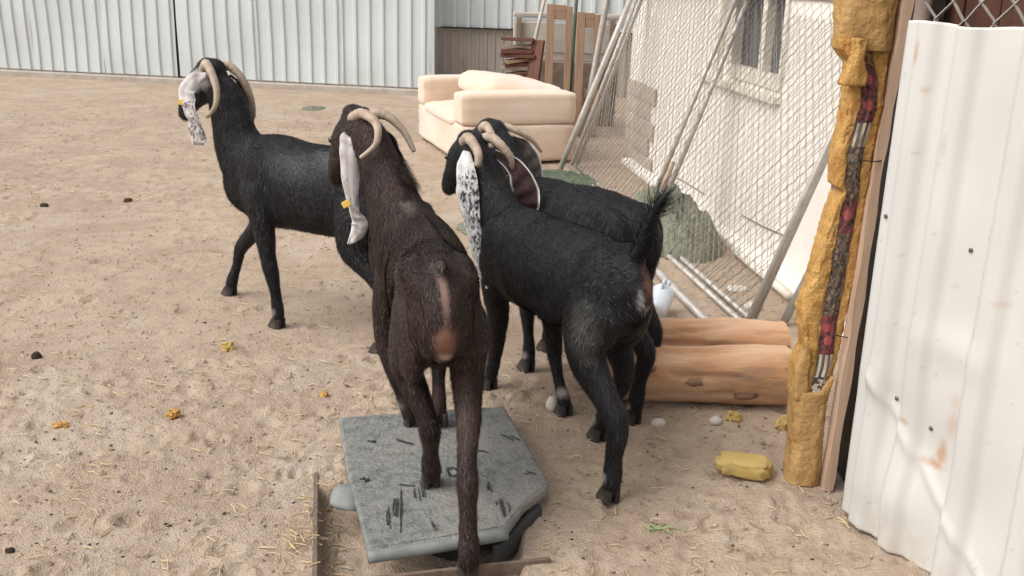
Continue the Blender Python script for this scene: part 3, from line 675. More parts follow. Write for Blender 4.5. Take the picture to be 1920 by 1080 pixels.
def scuff(pts, wd=.004):
    V = []; F = []; P = crom([(x+.2, y-2.7) for x, y in pts], 5)
    T = np.gradient(P, axis=0); N_ = np.stack([-T[:, 1], T[:, 0]], 1); N_ /= np.linalg.norm(N_, axis=1)[:, None]
    for i, p in enumerate(P):
        w_ = wd*(.15+.9*random.random())
        for sgn in (-1, 1): V.append((p[0]+sgn*w_*N_[i, 0], p[1]+sgn*w_*N_[i, 1], .0688))
        for sgn in (1, -1): V.append((p[0]+sgn*w_*N_[i, 0], p[1]+sgn*w_*N_[i, 1], .060))
    n = len(P)
    for i in range(n-1):
        for k in range(4): F.append((i*4+k, i*4+(k+1) % 4, i*4+4+(k+1) % 4, i*4+4+k))
    link('scuff_mark', mesh('scuff_mark', V, F), M['slab_mark'], sl)
SC = [[(-.37, 2.92), (-.33, 2.90), (-.28, 2.87)], [(-.44, 2.90), (-.42, 2.895)], [(-.02, 2.98), (.03, 2.93)], [(.055, 2.72), (.085, 2.705)],
      [(-.06, 2.68), (-.04, 2.58)], [(-.03, 2.62), (-.012, 2.45)], [(-.015, 2.60), (.005, 2.46)],
      [(-.31, 2.62), (-.27, 2.618)], [(-.30, 2.60), (-.285, 2.45), (-.275, 2.36)], [(-.315, 2.57), (-.30, 2.42)], [(-.265, 2.62), (-.25, 2.54)], [(-.24, 2.62), (-.225, 2.55)], [(-.33, 2.5), (-.315, 2.38)],
      [(-.43, 2.66), (-.41, 2.655)], [(-.42, 2.63), (-.40, 2.64), (-.395, 2.66)], [(-.20, 2.45), (-.17, 2.38)], [(-.10, 2.86), (-.06, 2.84)]]
for p in SC:
    p = np.array(p)
    for q in range(3):
        a_ = random.uniform(0, .5); b_ = random.uniform(.55, 1.0); o_ = np.array([random.uniform(-.012, .012), random.uniform(-.006, .006)])
        i0, i1 = p[0]+(p[-1]-p[0])*a_+o_, p[0]+(p[-1]-p[0])*b_+o_; mid = (i0+i1)/2+np.array([random.uniform(-.004, .004), 0])
        scuff([tuple(i0), tuple(mid), tuple(i1)], random.choice([.0008, .0012, .0016, .0026]))
# rusty angle bars round the pit
for a, b, lab in (((-.31, 1.3), (-.59, 2.80), 'rusty steel angle bar sunk in sand left of the grey platform'), ((-.47, 2.215), (.12, 2.36), 'thin rusty steel bar across the pit before the grey platform')):
    a = Vector((*a, 0)); b = Vector((*b, 0)); d = b-a; Lb = d.length
    mb = MB(); bx(mb, 0, Lb, -.007, .005, -.03, .006); bx(mb, 0, Lb, .0052, .016, -.03, -.006)
    o = link('angle_bar', mb.me('angle_bar'), M['angle'], None, a, (0, 0, math.atan2(d.y, d.x))); tag(o, lab, 'angle bar', 'angle bars round the scale pit')

# ------------------------------------------------------------------ goats
def ring_loft(P, ns=4, seg=18):
    """P rows: x, y, z, half-width (left-right), half-height. Returns verts, faces, centres, tangents."""
    P = crom(np.array(P, float), ns); c = P[:, :3]; T = np.gradient(c, axis=0); T /= np.linalg.norm(T, axis=1)[:, None]
    # rounded ends
    def cap(p, t, sgn):
        r = min(p[3], p[4]); return [np.concatenate([p[:3]+sgn*t*r*o_, p[3:]*s_]) for o_, s_ in ((.45, .86), (.8, .55), (.97, .2))]
    rows = cap(P[0], T[0], -1)[::-1] + list(P) + cap(P[-1], T[-1], 1); TT = [T[0]]*3 + list(T) + [T[-1]]*3
    V = []; F = []
    for p, t in zip(rows, TT):
        e1 = np.array([0, 1.0, 0]); e1 = e1-t*np.dot(e1, t); e1 /= np.linalg.norm(e1); e2 = np.cross(t, e1)
        for k in range(seg):
            a = 2*math.pi*k/seg; V.append(p[:3]+p[3]*math.cos(a)*e1+p[4]*math.sin(a)*e2)
    n = len(rows)
    for i in range(n-1):
        for k in range(seg): F.append((i*seg+k, i*seg+(k+1) % seg, (i+1)*seg+(k+1) % seg, (i+1)*seg+k))
    F.append(tuple(range(seg))[::-1]); F.append(tuple((n-1)*seg+k for k in range(seg)))
    return V, F, c, T
def ellip(c, r, pitch=0, roll=0, yaw=0, seg=14):
    bm = bmesh.new(); bmesh.ops.create_uvsphere(bm, u_segments=seg, v_segments=seg, radius=1)
    mt = Matrix.Translation(c) @ Matrix.Rotation(yaw, 4, 'Z') @ Matrix.Rotation(pitch, 4, 'Y') @ Matrix.Rotation(roll, 4, 'X') @ Matrix.Diagonal((*r, 1))
    bm.transform(mt); bm.verts.ensure_lookup_table(); V = [tuple(v.co) for v in bm.verts]; F = [tuple(v.index for v in f.verts) for f in bm.faces]; bm.free(); return V, F
def col_attr(me, C):
    at = me.color_attributes.new('Col', 'FLOAT_COLOR', 'POINT'); C = np.concatenate([C, np.ones((len(C), 1))], 1).astype(np.float32); at.data.foreach_set('color', C.ravel())
def hoof_me():
    mb = MB()
    for s in (-1, 1):
        rows = [(.0, .026, .012, .022), (.025, .024, .011, .018), (.046, .016, .008, .014)]
        V = []
        z = [(0.0, 1.25), (.022, 1.08), (.046, .85)]
        for zz, k in z:
            for a in range(10):
                an = 2*math.pi*a/10; lx = math.cos(an)*.031*k; ly = math.sin(an)*.0125*k
                if lx > 0: ly *= 1-.55*(lx/(.031*k))
                V.append((lx+.012-zz*.35, s*.0145+ly, zz))
        F = [tuple(range(10))[::-1], tuple(20+i for i in range(10))]
        for j in range(2):
            for a in range(10): F.append((j*10+a, j*10+(a+1) % 10, (j+1)*10+(a+1) % 10, (j+1)*10+a))
        mb.add(V, F)
    return mb.me('hoof', False)
HOOF = hoof_me()
def ear_me(pts, normal, thick=.0042, base=(.62, .60, .57), spk=(.03, .03, .03), spk_fn=None, inner=None, seed=1, curl=.25):
    """pts rows: x, y, z, half-width. Leaf-shaped hanging ear with thickness and a slight curl."""
    P = crom(np.array(pts, float), 14); c = P[:, :3]; T = np.gradient(c, axis=0); T /= np.linalg.norm(T, axis=1)[:, None]; N = np.array(normal, float); N /= np.linalg.norm(N)
    nw = 20; V = []; C = []; F = []; n = len(P)
    for side in (0, 1):
        for i in range(n):
            nn = N-T[i]*np.dot(N, T[i]); nn /= np.linalg.norm(nn); wv = np.cross(T[i], nn)
            for k in range(nw+1):
                u = 2*k/nw-1; th = thick*(1-u*u)**.5*(1 if side == 0 else -1)
                q = c[i]+wv*P[i, 3]*u+nn*(th-curl*P[i, 3]*u*u+.003*math.sin(i*.45+u*2)+.004*math.sin(i*.33+seed)*abs(u)**3-.10*P[i, 3]*math.exp(-((u-.15)/.3)**2)); V.append(q)
                t_ = i/(n-1); f_ = spk_fn(t_, u) if spk_fn else 0
                nz = float(fbm(np.array(t_*55+seed*9), np.array(u*7+seed*4+9), seed, 2))
                b_ = np.array(base)*(0.85+.3*float(vnoise(np.array(t_*6+seed), np.array(u*2+4.), seed+3)))
                k_ = min(1, max(0, (f_-nz)/.10+.5)); cc = np.array(spk)*k_+b_*(1-k_)
                if side == 1 and inner is not None: cc = np.array(inner)*(.7+.6*nz) if abs(u) < .84 else b_
                C.append(cc)
    m_ = n*(nw+1)
    for i in range(n-1):
        for k in range(nw):
            a = i*(nw+1)+k; F.append((a, a+1, a+nw+2, a+nw+1)); F.append((m_+a, m_+a+nw+1, m_+a+nw+2, m_+a+1))
        a = i*(nw+1); F.append((a, a+nw+1, m_+a+nw+1, m_+a)); a += nw; F.append((a, m_+a, m_+a+nw+1, a+nw+1))
    for k in range(nw):
        F.append((k, m_+k, m_+k+1, k+1)); a = (n-1)*(nw+1)+k; F.append((a, a+1, m_+a+1, m_+a))
    me = mesh('ear', V, F, True); col_attr(me, np.array(C)); return me
def horn_me(pts, r0, r1):
    P = crom(np.array(pts, float), 14); n = len(P); u = np.linspace(0, 1, n); rad = (r0+(r1-r0)*u**1.3)*(1+.045*np.sin(u*85+1.5*np.sin(u*23))*(1-.6*u))
    rad[-1] *= .4; return tube_me('horn', P, rad, 12)
def make_goat(g):
    t = empty('goat', (*g['at'], 0), g['yaw']); tag(t, g['label'], 'goat', 'goats in the yard')
    V = []; F = []; CC = []; TT = []
    def add(v, f):
        b = len(V); V.extend([tuple(p) for p in v]); F.extend([tuple(i+b for i in q) for q in f])
    def addl(P, seg=18, ns=4):
        v, f, c, T = ring_loft(P, ns, seg); add(v, f); CC.extend(c); TT.extend(T)
    addl(g['trunk'][::-1], 26)                      # stored rump to chest; the coat runs chest to rump
    addl(g['neck'], 20); addl(g['head'], 18)
    for leg in g['legs']: addl([(p[0], p[1], p[2], p[3], p[4] if len(p) > 4 else p[3]) for p in leg], 14)
    for e in g.get('lofts', ()): addl(e, 12)
    for e in g['bulges']:
        add(*ellip(*e))
    me0 = mesh('raw', V, F); ob = bpy.data.objects.new('raw', me0); col.objects.link(ob)
    md = ob.modifiers.new('r', 'REMESH'); md.mode = 'VOXEL'; md.voxel_size = .0075
    ms = ob.modifiers.new('s', 'SMOOTH'); ms.factor = .5; ms.iterations = 7
    dg = bpy.context.evaluated_depsgraph_get(); dg.update(); me = bpy.data.meshes.new_from_object(ob.evaluated_get(dg)); bpy.data.objects.remove(ob)
    me.name = 'body'; me.polygons.foreach_set('use_smooth', [True]*len(me.polygons)); me.materials.clear()
    nv = len(me.vertices); co = np.zeros(nv*3, np.float32); me.vertices.foreach_get('co', co); co = co.reshape(-1, 3).astype(float)
    no = np.zeros(nv*3, np.float32); me.vertices.foreach_get('normal', no); no = no.reshape(-1, 3).astype(float)
    # shallow muscle relief
    rel = (fbm(co[:, 0]*9+co[:, 1]*4+40, co[:, 2]*9+40, g['seed'], 3)-.5)*.010
    co2 = co+no*rel[:, None]; me.vertices.foreach_set('co', co2.astype(np.float32).ravel())
    def colour(p):
        n = fbm(p[:, 0]*7+20, p[:, 2]*9+p[:, 1]*5+20, g['seed']+2, 3)[:, None]; n2 = fbm(p[:, 0]*40+20, p[:, 2]*25+p[:, 1]*30+20, g['seed']+6, 2)[:, None]
        C = np.array(g['c1'])*(1-n)+np.array(g['c2'])*n; C = C*(.75+.5*n2)
        for cen, rad, cc, soft in g['zones']:
            if max(rad) < .026 and cen[2] < .1: rad = tuple(.72*k for k in rad); cc = tuple(.75*k for k in cc); cen = (cen[0]+.008, cen[1]+(.008 if cen[1] > 0 else 0), cen[2])
            d = np.sqrt((((p-np.array(cen))/np.array(rad))**2).sum(1))+.35*(n2[:, 0]-.5)
            k = np.clip((1+soft-d)/(2*soft), 0, 1)[:, None]; C = C*(1-k)+np.array(cc)*(.85+.3*n2)*k
        return C
    col_attr(me, colour(co2)); body = link('body', me, M['coat'], t)
    # ---- fur strands
    me.calc_loop_triangles(); nt_ = len(me.loop_triangles); tri = np.zeros(nt_*3, np.int32); me.loop_triangles.foreach_get('vertices', tri); tri = tri.reshape(-1, 3)
    A = co2[tri[:, 0]]; B = co2[tri[:, 1]]; Cc = co2[tri[:, 2]]; ar = np.linalg.norm(np.cross(B-A, Cc-A), axis=1)
    N = int(2*g.get('fur_n', 26000)); rg = np.random.default_rng(g['seed']); idx = rg.choice(nt_, N, p=ar/ar.sum()); u = rg.random(N); v = rg.random(N); fl = u+v > 1; u[fl] = 1-u[fl]; v[fl] = 1-v[fl]
    p = A[idx]*(1-u-v)[:, None]+B[idx]*u[:, None]+Cc[idx]*v[:, None]
    nn = no[tri[idx, 0]]*(1-u-v)[:, None]+no[tri[idx, 1]]*u[:, None]+no[tri[idx, 2]]*v[:, None]; nn /= np.linalg.norm(nn, axis=1)[:, None]+1e-9
    CCa = np.array(CC); TTa = np.array(TT); flow = np.zeros_like(p)
    for s in range(0, N, 4000):
        d = ((p[s:s+4000, None, :]-CCa[None])**2).sum(2); flow[s:s+4000] = TTa[d.argmin(1)]
    ln = np.full(N, g.get('fur_len', .016)); ln[p[:, 2] < .4] *= 1.0; ln[p[:, 2] < .12] *= .9
    for cen, rad, L_ in g.get('fur_zones', ()):
        d = np.sqrt((((p-np.array(cen))/np.array(rad))**2).sum(1)); ln[d < 1] = L_
    flow = flow+np.array([0, 0, -.35])*(np.abs(flow[:, 0]) > .6)[:, None]+rg.normal(0, .16, (N, 3))+.5*(np.stack([fbm(p[:, 0]*14+i*7, p[:, 2]*14+p[:, 1]*9, 40+i, 2) for i in range(3)], 1)-.5)
    flow -= nn*(flow*nn).sum(1)[:, None]; flow /= np.linalg.norm(flow, axis=1)[:, None]+1e-9
    ln *= rg.uniform(.5, 1.35, N); side = np.cross(flow, nn); wd = g.get('fur_w', .0008)*rg.uniform(.6, 1.4, N)
    lift = rg.uniform(.05, .38, N)
    for cen, rad, L_ in g.get('fur_zones', ()):
        if L_ > .025: d = np.sqrt((((p-np.array(cen))/np.array(rad))**2).sum(1)); lift[d < 1] += .35
    keep = ln > .002
    p, nn, flow, side, ln, wd, lift = [a[keep] for a in (p, nn, flow, side, ln, wd, lift)]; N = len(p)
    q1 = p+flow*(ln*.5)[:, None]+nn*(ln*lift*.6)[:, None]; q2 = p+flow*ln[:, None]+nn*(ln*lift)[:, None]+np.array([0, 0, -1])*(ln*.12)[:, None]
    p0 = p-nn*.002
    W = side*wd[:, None]; VV = np.stack([p0-W, p0+W, q1+W*.8, q1-W*.8, q2], 1).reshape(-1, 3); b = np.arange(N)[:, None]*5
    f4 = (b+np.array([0, 1, 2, 3])); f3 = (b+np.array([3, 2, 4]))
    fm = bpy.data.meshes.new('fur'); fm.vertices.add(len(VV)); fm.vertices.foreach_set('co', VV.astype(np.float32).ravel())
    lp = np.concatenate([f4, f3], 1).ravel(); fm.loops.add(len(lp)); fm.loops.foreach_set('vertex_index', lp.astype(np.int32)); fm.polygons.add(2*N)
    ls = (np.arange(N)[:, None]*7+np.array([0, 4])).ravel(); fm.polygons.foreach_set('loop_start', ls.astype(np.int32)); fm.update(calc_edges=True)
    Cf = colour(p)*rg.uniform(.5, 1.4, N)[:, None]; hl_ = rg.random(N) < g.get('hilite', .10); Cf[hl_] = Cf[hl_]*1.8+np.array(g.get('hilite_c', (.02, .02, .023))); col_attr(fm, np.repeat(Cf, 5, axis=0)); fm.polygons.foreach_set('use_smooth', [True]*(2*N))  # a share of strands is lightened to paint highlights into the coat
    vn = np.repeat(nn+.30*rg.normal(0, 1, (N, 3)), 5, axis=0); vn /= np.linalg.norm(vn, axis=1)[:, None]; fm.attributes.new('custom_normal', 'FLOAT_VECTOR', 'POINT').data.foreach_set('vector', vn.astype(np.float32).ravel())
    fo = link('fur', fm, M['fur'], body); fo['kind'] = 'stuff'
    # ---- hooves, horns, ears, eyes
    for x, y, z, a in g['hooves']: link('hoof', HOOF, M['hoof'], t, (x, y, z), (0, 0, a))
    for pts, r0, r1 in g['horns']: link('horn', horn_me(pts, r0, r1), M['horn'], t)
    for e in g['ears']:
        o_ = link('ear', ear_me(**e['ear']), M['ear'], t)
        if 'tag' in e:
            tm = box_me('ear_tag', .028, .004, .022, .002); link('ear_tag', tm, M['tag_yellow'], o_, e['tag'], e.get('tag_rot', (0, 0, 0)))
    for x, y, z in g['eyes']:
        bm = bmesh.new(); bmesh.ops.create_uvsphere(bm, u_segments=12, v_segments=8, radius=.012); link('eye', bm_mesh('eye', bm, True), M['eye'], t, (x, y, z))
    return t

BLK1, BLK2 = (.012, .012, .014), (.021, .020, .022)
def head_rows(poll, muz, up=1.0):
    """head from poll to muzzle with a convex nose"""
    a = np.array(poll, float); b = np.array(muz, float); d = b-a; d_ = d/np.linalg.norm(d); upv = np.array([0, 0, 1.0]); upv -= d_*upv.dot(d_); upv /= np.linalg.norm(upv)
    out = []
    for t_, w_, h_, o_ in ((-.12, .050, .058, -.006), (.08, .058, .070, .0), (.3, .060, .076, .002), (.5, .047, .064, .008), (.7, .038, .052, .008), (.88, .034, .043, .002), (1.0, .029, .034, -.006)):
        c = a+d*t_+upv*o_; out.append((*c, w_, h_))
    return out
def eyes_for(poll, muz):
    a = np.array(poll, float); b = np.array(muz, float); d = b-a; c = a+d*.36; d_ = d/np.linalg.norm(d); sv = np.cross([0, 0, 1.0], d_); sv /= np.linalg.norm(sv); upv = np.cross(d_, sv)
    return [tuple(c+sv*s*.052+upv*.032) for s in (1, -1)]
# ---- goat standing at left
p1, m1 = (.70, 0, 1.035), (.865, .01, .86)
G1 = dict(at=(-.705, 4.05), yaw=math.atan2(.5, -.87), seed=11, c1=BLK1, c2=BLK2, label='glossy black goat walking left, apart from the others, head high',
    trunk=[(-.285, .01, .63, .045, .09), (-.25, .01, .64, .08, .135), (-.18, .005, .635, .105, .155), (-.07, 0, .615, .125, .175), (.06, 0, .608, .135, .186), (.20, 0, .61, .132, .188), (.33, 0, .615, .118, .20), (.46, 0, .60, .105, .185), (.56, 0, .58, .075, .13)],
    neck=[(.70, 0, 1.02, .052, .06), (.63, 0, .95, .058, .083), (.595, 0, .86, .066, .10), (.57, 0, .76, .078, .118), (.50, 0, .67, .095, .15), (.40, 0, .62, .10, .17)],
    head=head_rows(p1, m1),
    legs=[[(.38, .085, .60, .055, .09), (.35, .10, .48, .048, .062), (.335, .10, .38, .04, .046), (.315, .10, .265, .031, .034), (.293, .10, .16, .021, .024), (.282, .10, .075, .025, .028), (.283, .10, .04, .022, .024)],
          [(.42, -.085, .58, .055, .09), (.50, -.10, .44, .045, .055), (.59, -.10, .34, .037, .042), (.68, -.10, .25, .030, .033), (.715, -.10, .16, .021, .024), (.75, -.10, .08, .025, .028), (.762, -.10, .045, .022, .024)],
          [(-.17, .085, .60, .055, .11), (-.145, .10, .49, .055, .09), (-.15, .105, .41, .05, .07), (-.24, .10, .32, .035, .042), (-.29, .10, .25, .029, .036), (-.275, .10, .15, .021, .025), (-.272, .10, .075, .025, .028), (-.268, .10, .04, .022, .024)],
          [(-.17, -.06, .60, .05, .10), (-.19, -.08, .48, .05, .08), (-.22, -.09, .38, .042, .055), (-.31, -.09, .29, .03, .037), (-.33, -.09, .17, .021, .025), (-.34, -.09, .075, .025, .028), (-.335, -.09, .04, .022, .024)]],
    bulges=[((.36, .085, .62), (.085, .045, .15), .25), ((.36, -.085, .62), (.085, .045, .15), .25), ((-.16, .08, .60), (.11, .05, .17), -.3), ((-.16, -.055, .60), (.10, .045, .16), -.3), ((-.15, .03, .40), (.05, .045, .075), 0.0)],
    zones=[((.283, .115, .075), (.02, .02, .02), (.35, .33, .31), .3), ((.75, -.1, .06), (.02, .02, .02), (.35, .33, .31), .3), ((-.06, .08, .765), (.10, .05, .04), (.13, .13, .135), .7), ((.14, .12, .72), (.12, .05, .05), (.06, .06, .065), .8), ((-.15, .05, .335), (.06, .05, .04), (.05, .042, .04), .4)],  # grey patches along the back are painted sheen; the fetlock spots are coat colour
    hooves=[(.286, .10, -.002, 0), (.768, -.10, .002, 0), (-.262, .10, 0, 0), (-.33, -.09, 0, 0)],
    horns=[([(.70, .035, 1.06), (.665, .055, 1.085), (.613, .075, 1.045), (.572, .095, .985), (.572, .11, .92), (.62, .115, .872)], .021, .007), ([(.69, -.035, 1.06), (.65, -.06, 1.068), (.60, -.08, 1.02), (.575, -.10, .945), (.575, -.115, .87), (.60, -.12, .82)], .021, .007)],
    ears=[dict(ear=dict(pts=[(.655, .065, 1.035, .016), (.69, .10, 1.025, .030), (.715, .125, .985, .036), (.705, .14, .94, .034), (.68, .145, .885, .026), (.66, .145, .83, .030), (.645, .145, .775, .034), (.64, .145, .755, .018)], normal=(-.35, .9, .1), spk=(.16, .13, .13), spk_fn=lambda t_, u: .30+.22*t_ if t_ > .45 else .1, inner=(.10, .06, .06), base=(.50, .47, .46), seed=3), tag=(.725, .15, .93), tag_rot=(0, 0, .4)),
          dict(ear=dict(pts=[(.655, -.065, 1.03, .016), (.64, -.11, 1.0, .032), (.63, -.135, .94, .034), (.62, -.14, .86, .03), (.615, -.14, .80, .026)], normal=(-.3, -.9, .1), spk=(.02, .02, .02), spk_fn=lambda t_, u: 1.0, inner=(.05, .035, .035), seed=4))],
    eyes=eyes_for(p1, m1), fur_len=.018, fur_n=30000, hilite=.16, hilite_c=(.03, .03, .034))
G1['bulges'].append((tuple(np.array(p1)+np.array([.03, 0, .035])), (.05, .035, .03), .4))
G1['zones'] += [((.72, .06, 1.02), (.06, .03, .045), (.45, .44, .43), .3)]
# ---- brown-black goat in front, seen from behind
p2, m2 = (.64, .10, .985), (.745, .165, .80)
G2 = dict(at=(-.268, 2.787), yaw=math.atan2(.966, -.26), seed=23, c1=(.017, .0125, .0112), c2=(.047, .030, .0255), label='dark brown goat seen from behind, stepping over the grey platform',
    trunk=[(-.425, 0.008, .60, .045, .085), (-.385, 0.006, .63, .075, .14), (-.31, 0, .645, .092, .155), (-.20, -.012, .63, .108, .165), (-.05, -.034, .59, .122, .185), (.08, -.046, .588, .130, .19), (.20, -.045, .607, .118, .185), (.32, -.022, .63, .098, .175), (.42, .01, .62, .09, .155)],
    neck=[(.63, .085, .985, .055, .062), (.575, .058, .93, .062, .085), (.52, .035, .86, .07, .098), (.45, .015, .78, .085, .12), (.36, -.005, .69, .10, .15), (.28, -.02, .64, .11, .16)],
    head=head_rows(p2, m2),
    legs=[[(.34, .042, .58, .04, .08), (.31, .06, .46, .040, .055), (.29, .056, .36, .037, .043), (.26, .045, .28, .030, .033), (.25, .018, .185, .022, .025), (.25, -.005, .115, .025, .028), (.25, -.014, .085, .022, .024)],
          [(.33, -.11, .58, .05, .09), (.33, -.125, .46, .045, .058), (.32, -.12, .36, .037, .043), (.30, -.115, .28, .030, .033), (.27, -.11, .185, .022, .025), (.235, -.105, .125, .025, .028), (.225, -.104, .095, .022, .024)],
          [(-.27, .06, .62, .048, .115), (-.18, .068, .52, .044, .095), (-.15, .060, .43, .040, .068), (-.20, .035, .355, .034, .043), (-.225, .018, .31, .027, .036), (-.235, .010, .275, .030, .041), (-.205, .003, .20, .022, .026), (-.18, -.003, .125, .028, .030), (-.172, -.004, .10, .025, .027)],
          [(-.30, -.075, .60, .06, .12), (-.27, -.086, .50, .05, .095), (-.30, -.08, .42, .044, .064), (-.375, -.068, .335, .034, .042), (-.43, -.052, .275, .027, .036), (-.475, -.045, .225, .030, .043), (-.505, -.040, .14, .022, .027), (-.535, -.038, .055, .029, .031), (-.53, -.038, .03, .026, .026)]],
    bulges=[((.33, .046, .66), (.085, .032, .13), .2), ((.33, -.085, .66), (.085, .035, .13), .2), ((-.27, .064, .60), (.115, .042, .175), -.25), ((-.27, -.068, .60), (.115, .044, .175), -.25),
            ((-.27, .058, .715), (.13, .046, .075), .12), ((-.27, -.060, .715), (.13, .046, .075), .12), ((-.405, .052, .655), (.04, .026, .105), .1), ((-.405, -.042, .655), (.04, .026, .105), .1),
            ((.36, .0, .80), (.10, .026, .035), .3), ((0, -.035, .765), (.34, .018, .03), -.02), ((-.425, .010, .60), (.022, .028, .055), 0), (tuple(np.array(p2)+np.array([.02, .01, .04])), (.05, .035, .03), .4)],
    lofts=[[(-.37, .012, .775, .020, .018), (-.40, .014, .80, .018, .014), (-.425, .018, .795, .014, .010)]],
    zones=[((-.425, .014, .715), (.07, .011, .08), (.21, .135, .115), .5), ((-.45, .012, .625), (.06, .028, .048), (.19, .095, .07), .4), ((-.46, .012, .575), (.06, .018, .014), (.34, .25, .22), .5), ((-.45, .010, .645), (.03, .010, .010), (.16, .07, .05), .4),
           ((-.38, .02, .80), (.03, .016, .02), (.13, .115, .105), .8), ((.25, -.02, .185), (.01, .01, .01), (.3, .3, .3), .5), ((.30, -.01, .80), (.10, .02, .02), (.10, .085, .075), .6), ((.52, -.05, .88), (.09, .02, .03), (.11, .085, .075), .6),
           ((-.40, -.055, .40), (.05, .04, .10), (.075, .052, .045), .6), ((.25, .01, .15), (.025, .02, .02), (.4, .38, .36), .3)],
    hooves=[(.255, -.018, .062, .0), (.225, -.104, .068, 0), (-.165, -.004, .067, 0), (-.52, -.038, -.004, 0)],
    horns=[([(.625, .118, 1.0), (.60, .114, 1.02), (.57, .088, 1.037), (.51, .056, 1.019), (.46, .053, .989), (.44, .068, .952), (.455, .112, .912)], .0205, .006), ([(.615, .062, 1.022), (.60, .03, 1.032), (.58, -.004, 1.02), (.555, -.045, .978), (.53, -.075, .915)], .020, .008)],
    ears=[dict(ear=dict(pts=[(.60, .124, .975, .026), (.585, .130, .955, .034), (.572, .132, .91, .035), (.565, .134, .827, .030), (.565, .127, .74, .019), (.565, .118, .70, .018), (.565, .107, .67, .027), (.567, .115, .637, .024), (.57, .145, .599, .005)], normal=(-.93, .25, .1), spk=(.3, .28, .26), spk_fn=lambda t_, u: .22, inner=(.2, .13, .12), base=(.50, .475, .46), seed=5), tag=(.553, .150, .742), tag_rot=(.2, .5, 1.4)),
          dict(ear=dict(pts=[(.60, .045, .985, .012), (.58, -.01, .95, .028), (.57, -.035, .88, .030), (.555, -.04, .80, .028), (.55, -.04, .72, .022), (.55, -.035, .67, .010)], normal=(.3, -.9, .1), spk=(.03, .022, .02), spk_fn=lambda t_, u: .75, inner=(.05, .035, .035), base=(.12, .10, .09), seed=6))],
    eyes=eyes_for(p2, m2), fur_len=.015, fur_n=46000, hilite=.16, hilite_c=(.035, .027, .024), fur_zones=[((-.43, .012, .625), (.08, .034, .065), .0), ((-.42, .014, .715), (.07, .012, .075), .0), ((-.40, .012, .80), (.04, .025, .03), .02), ((.47, -.03, .86), (.14, .05, .05), .03)])
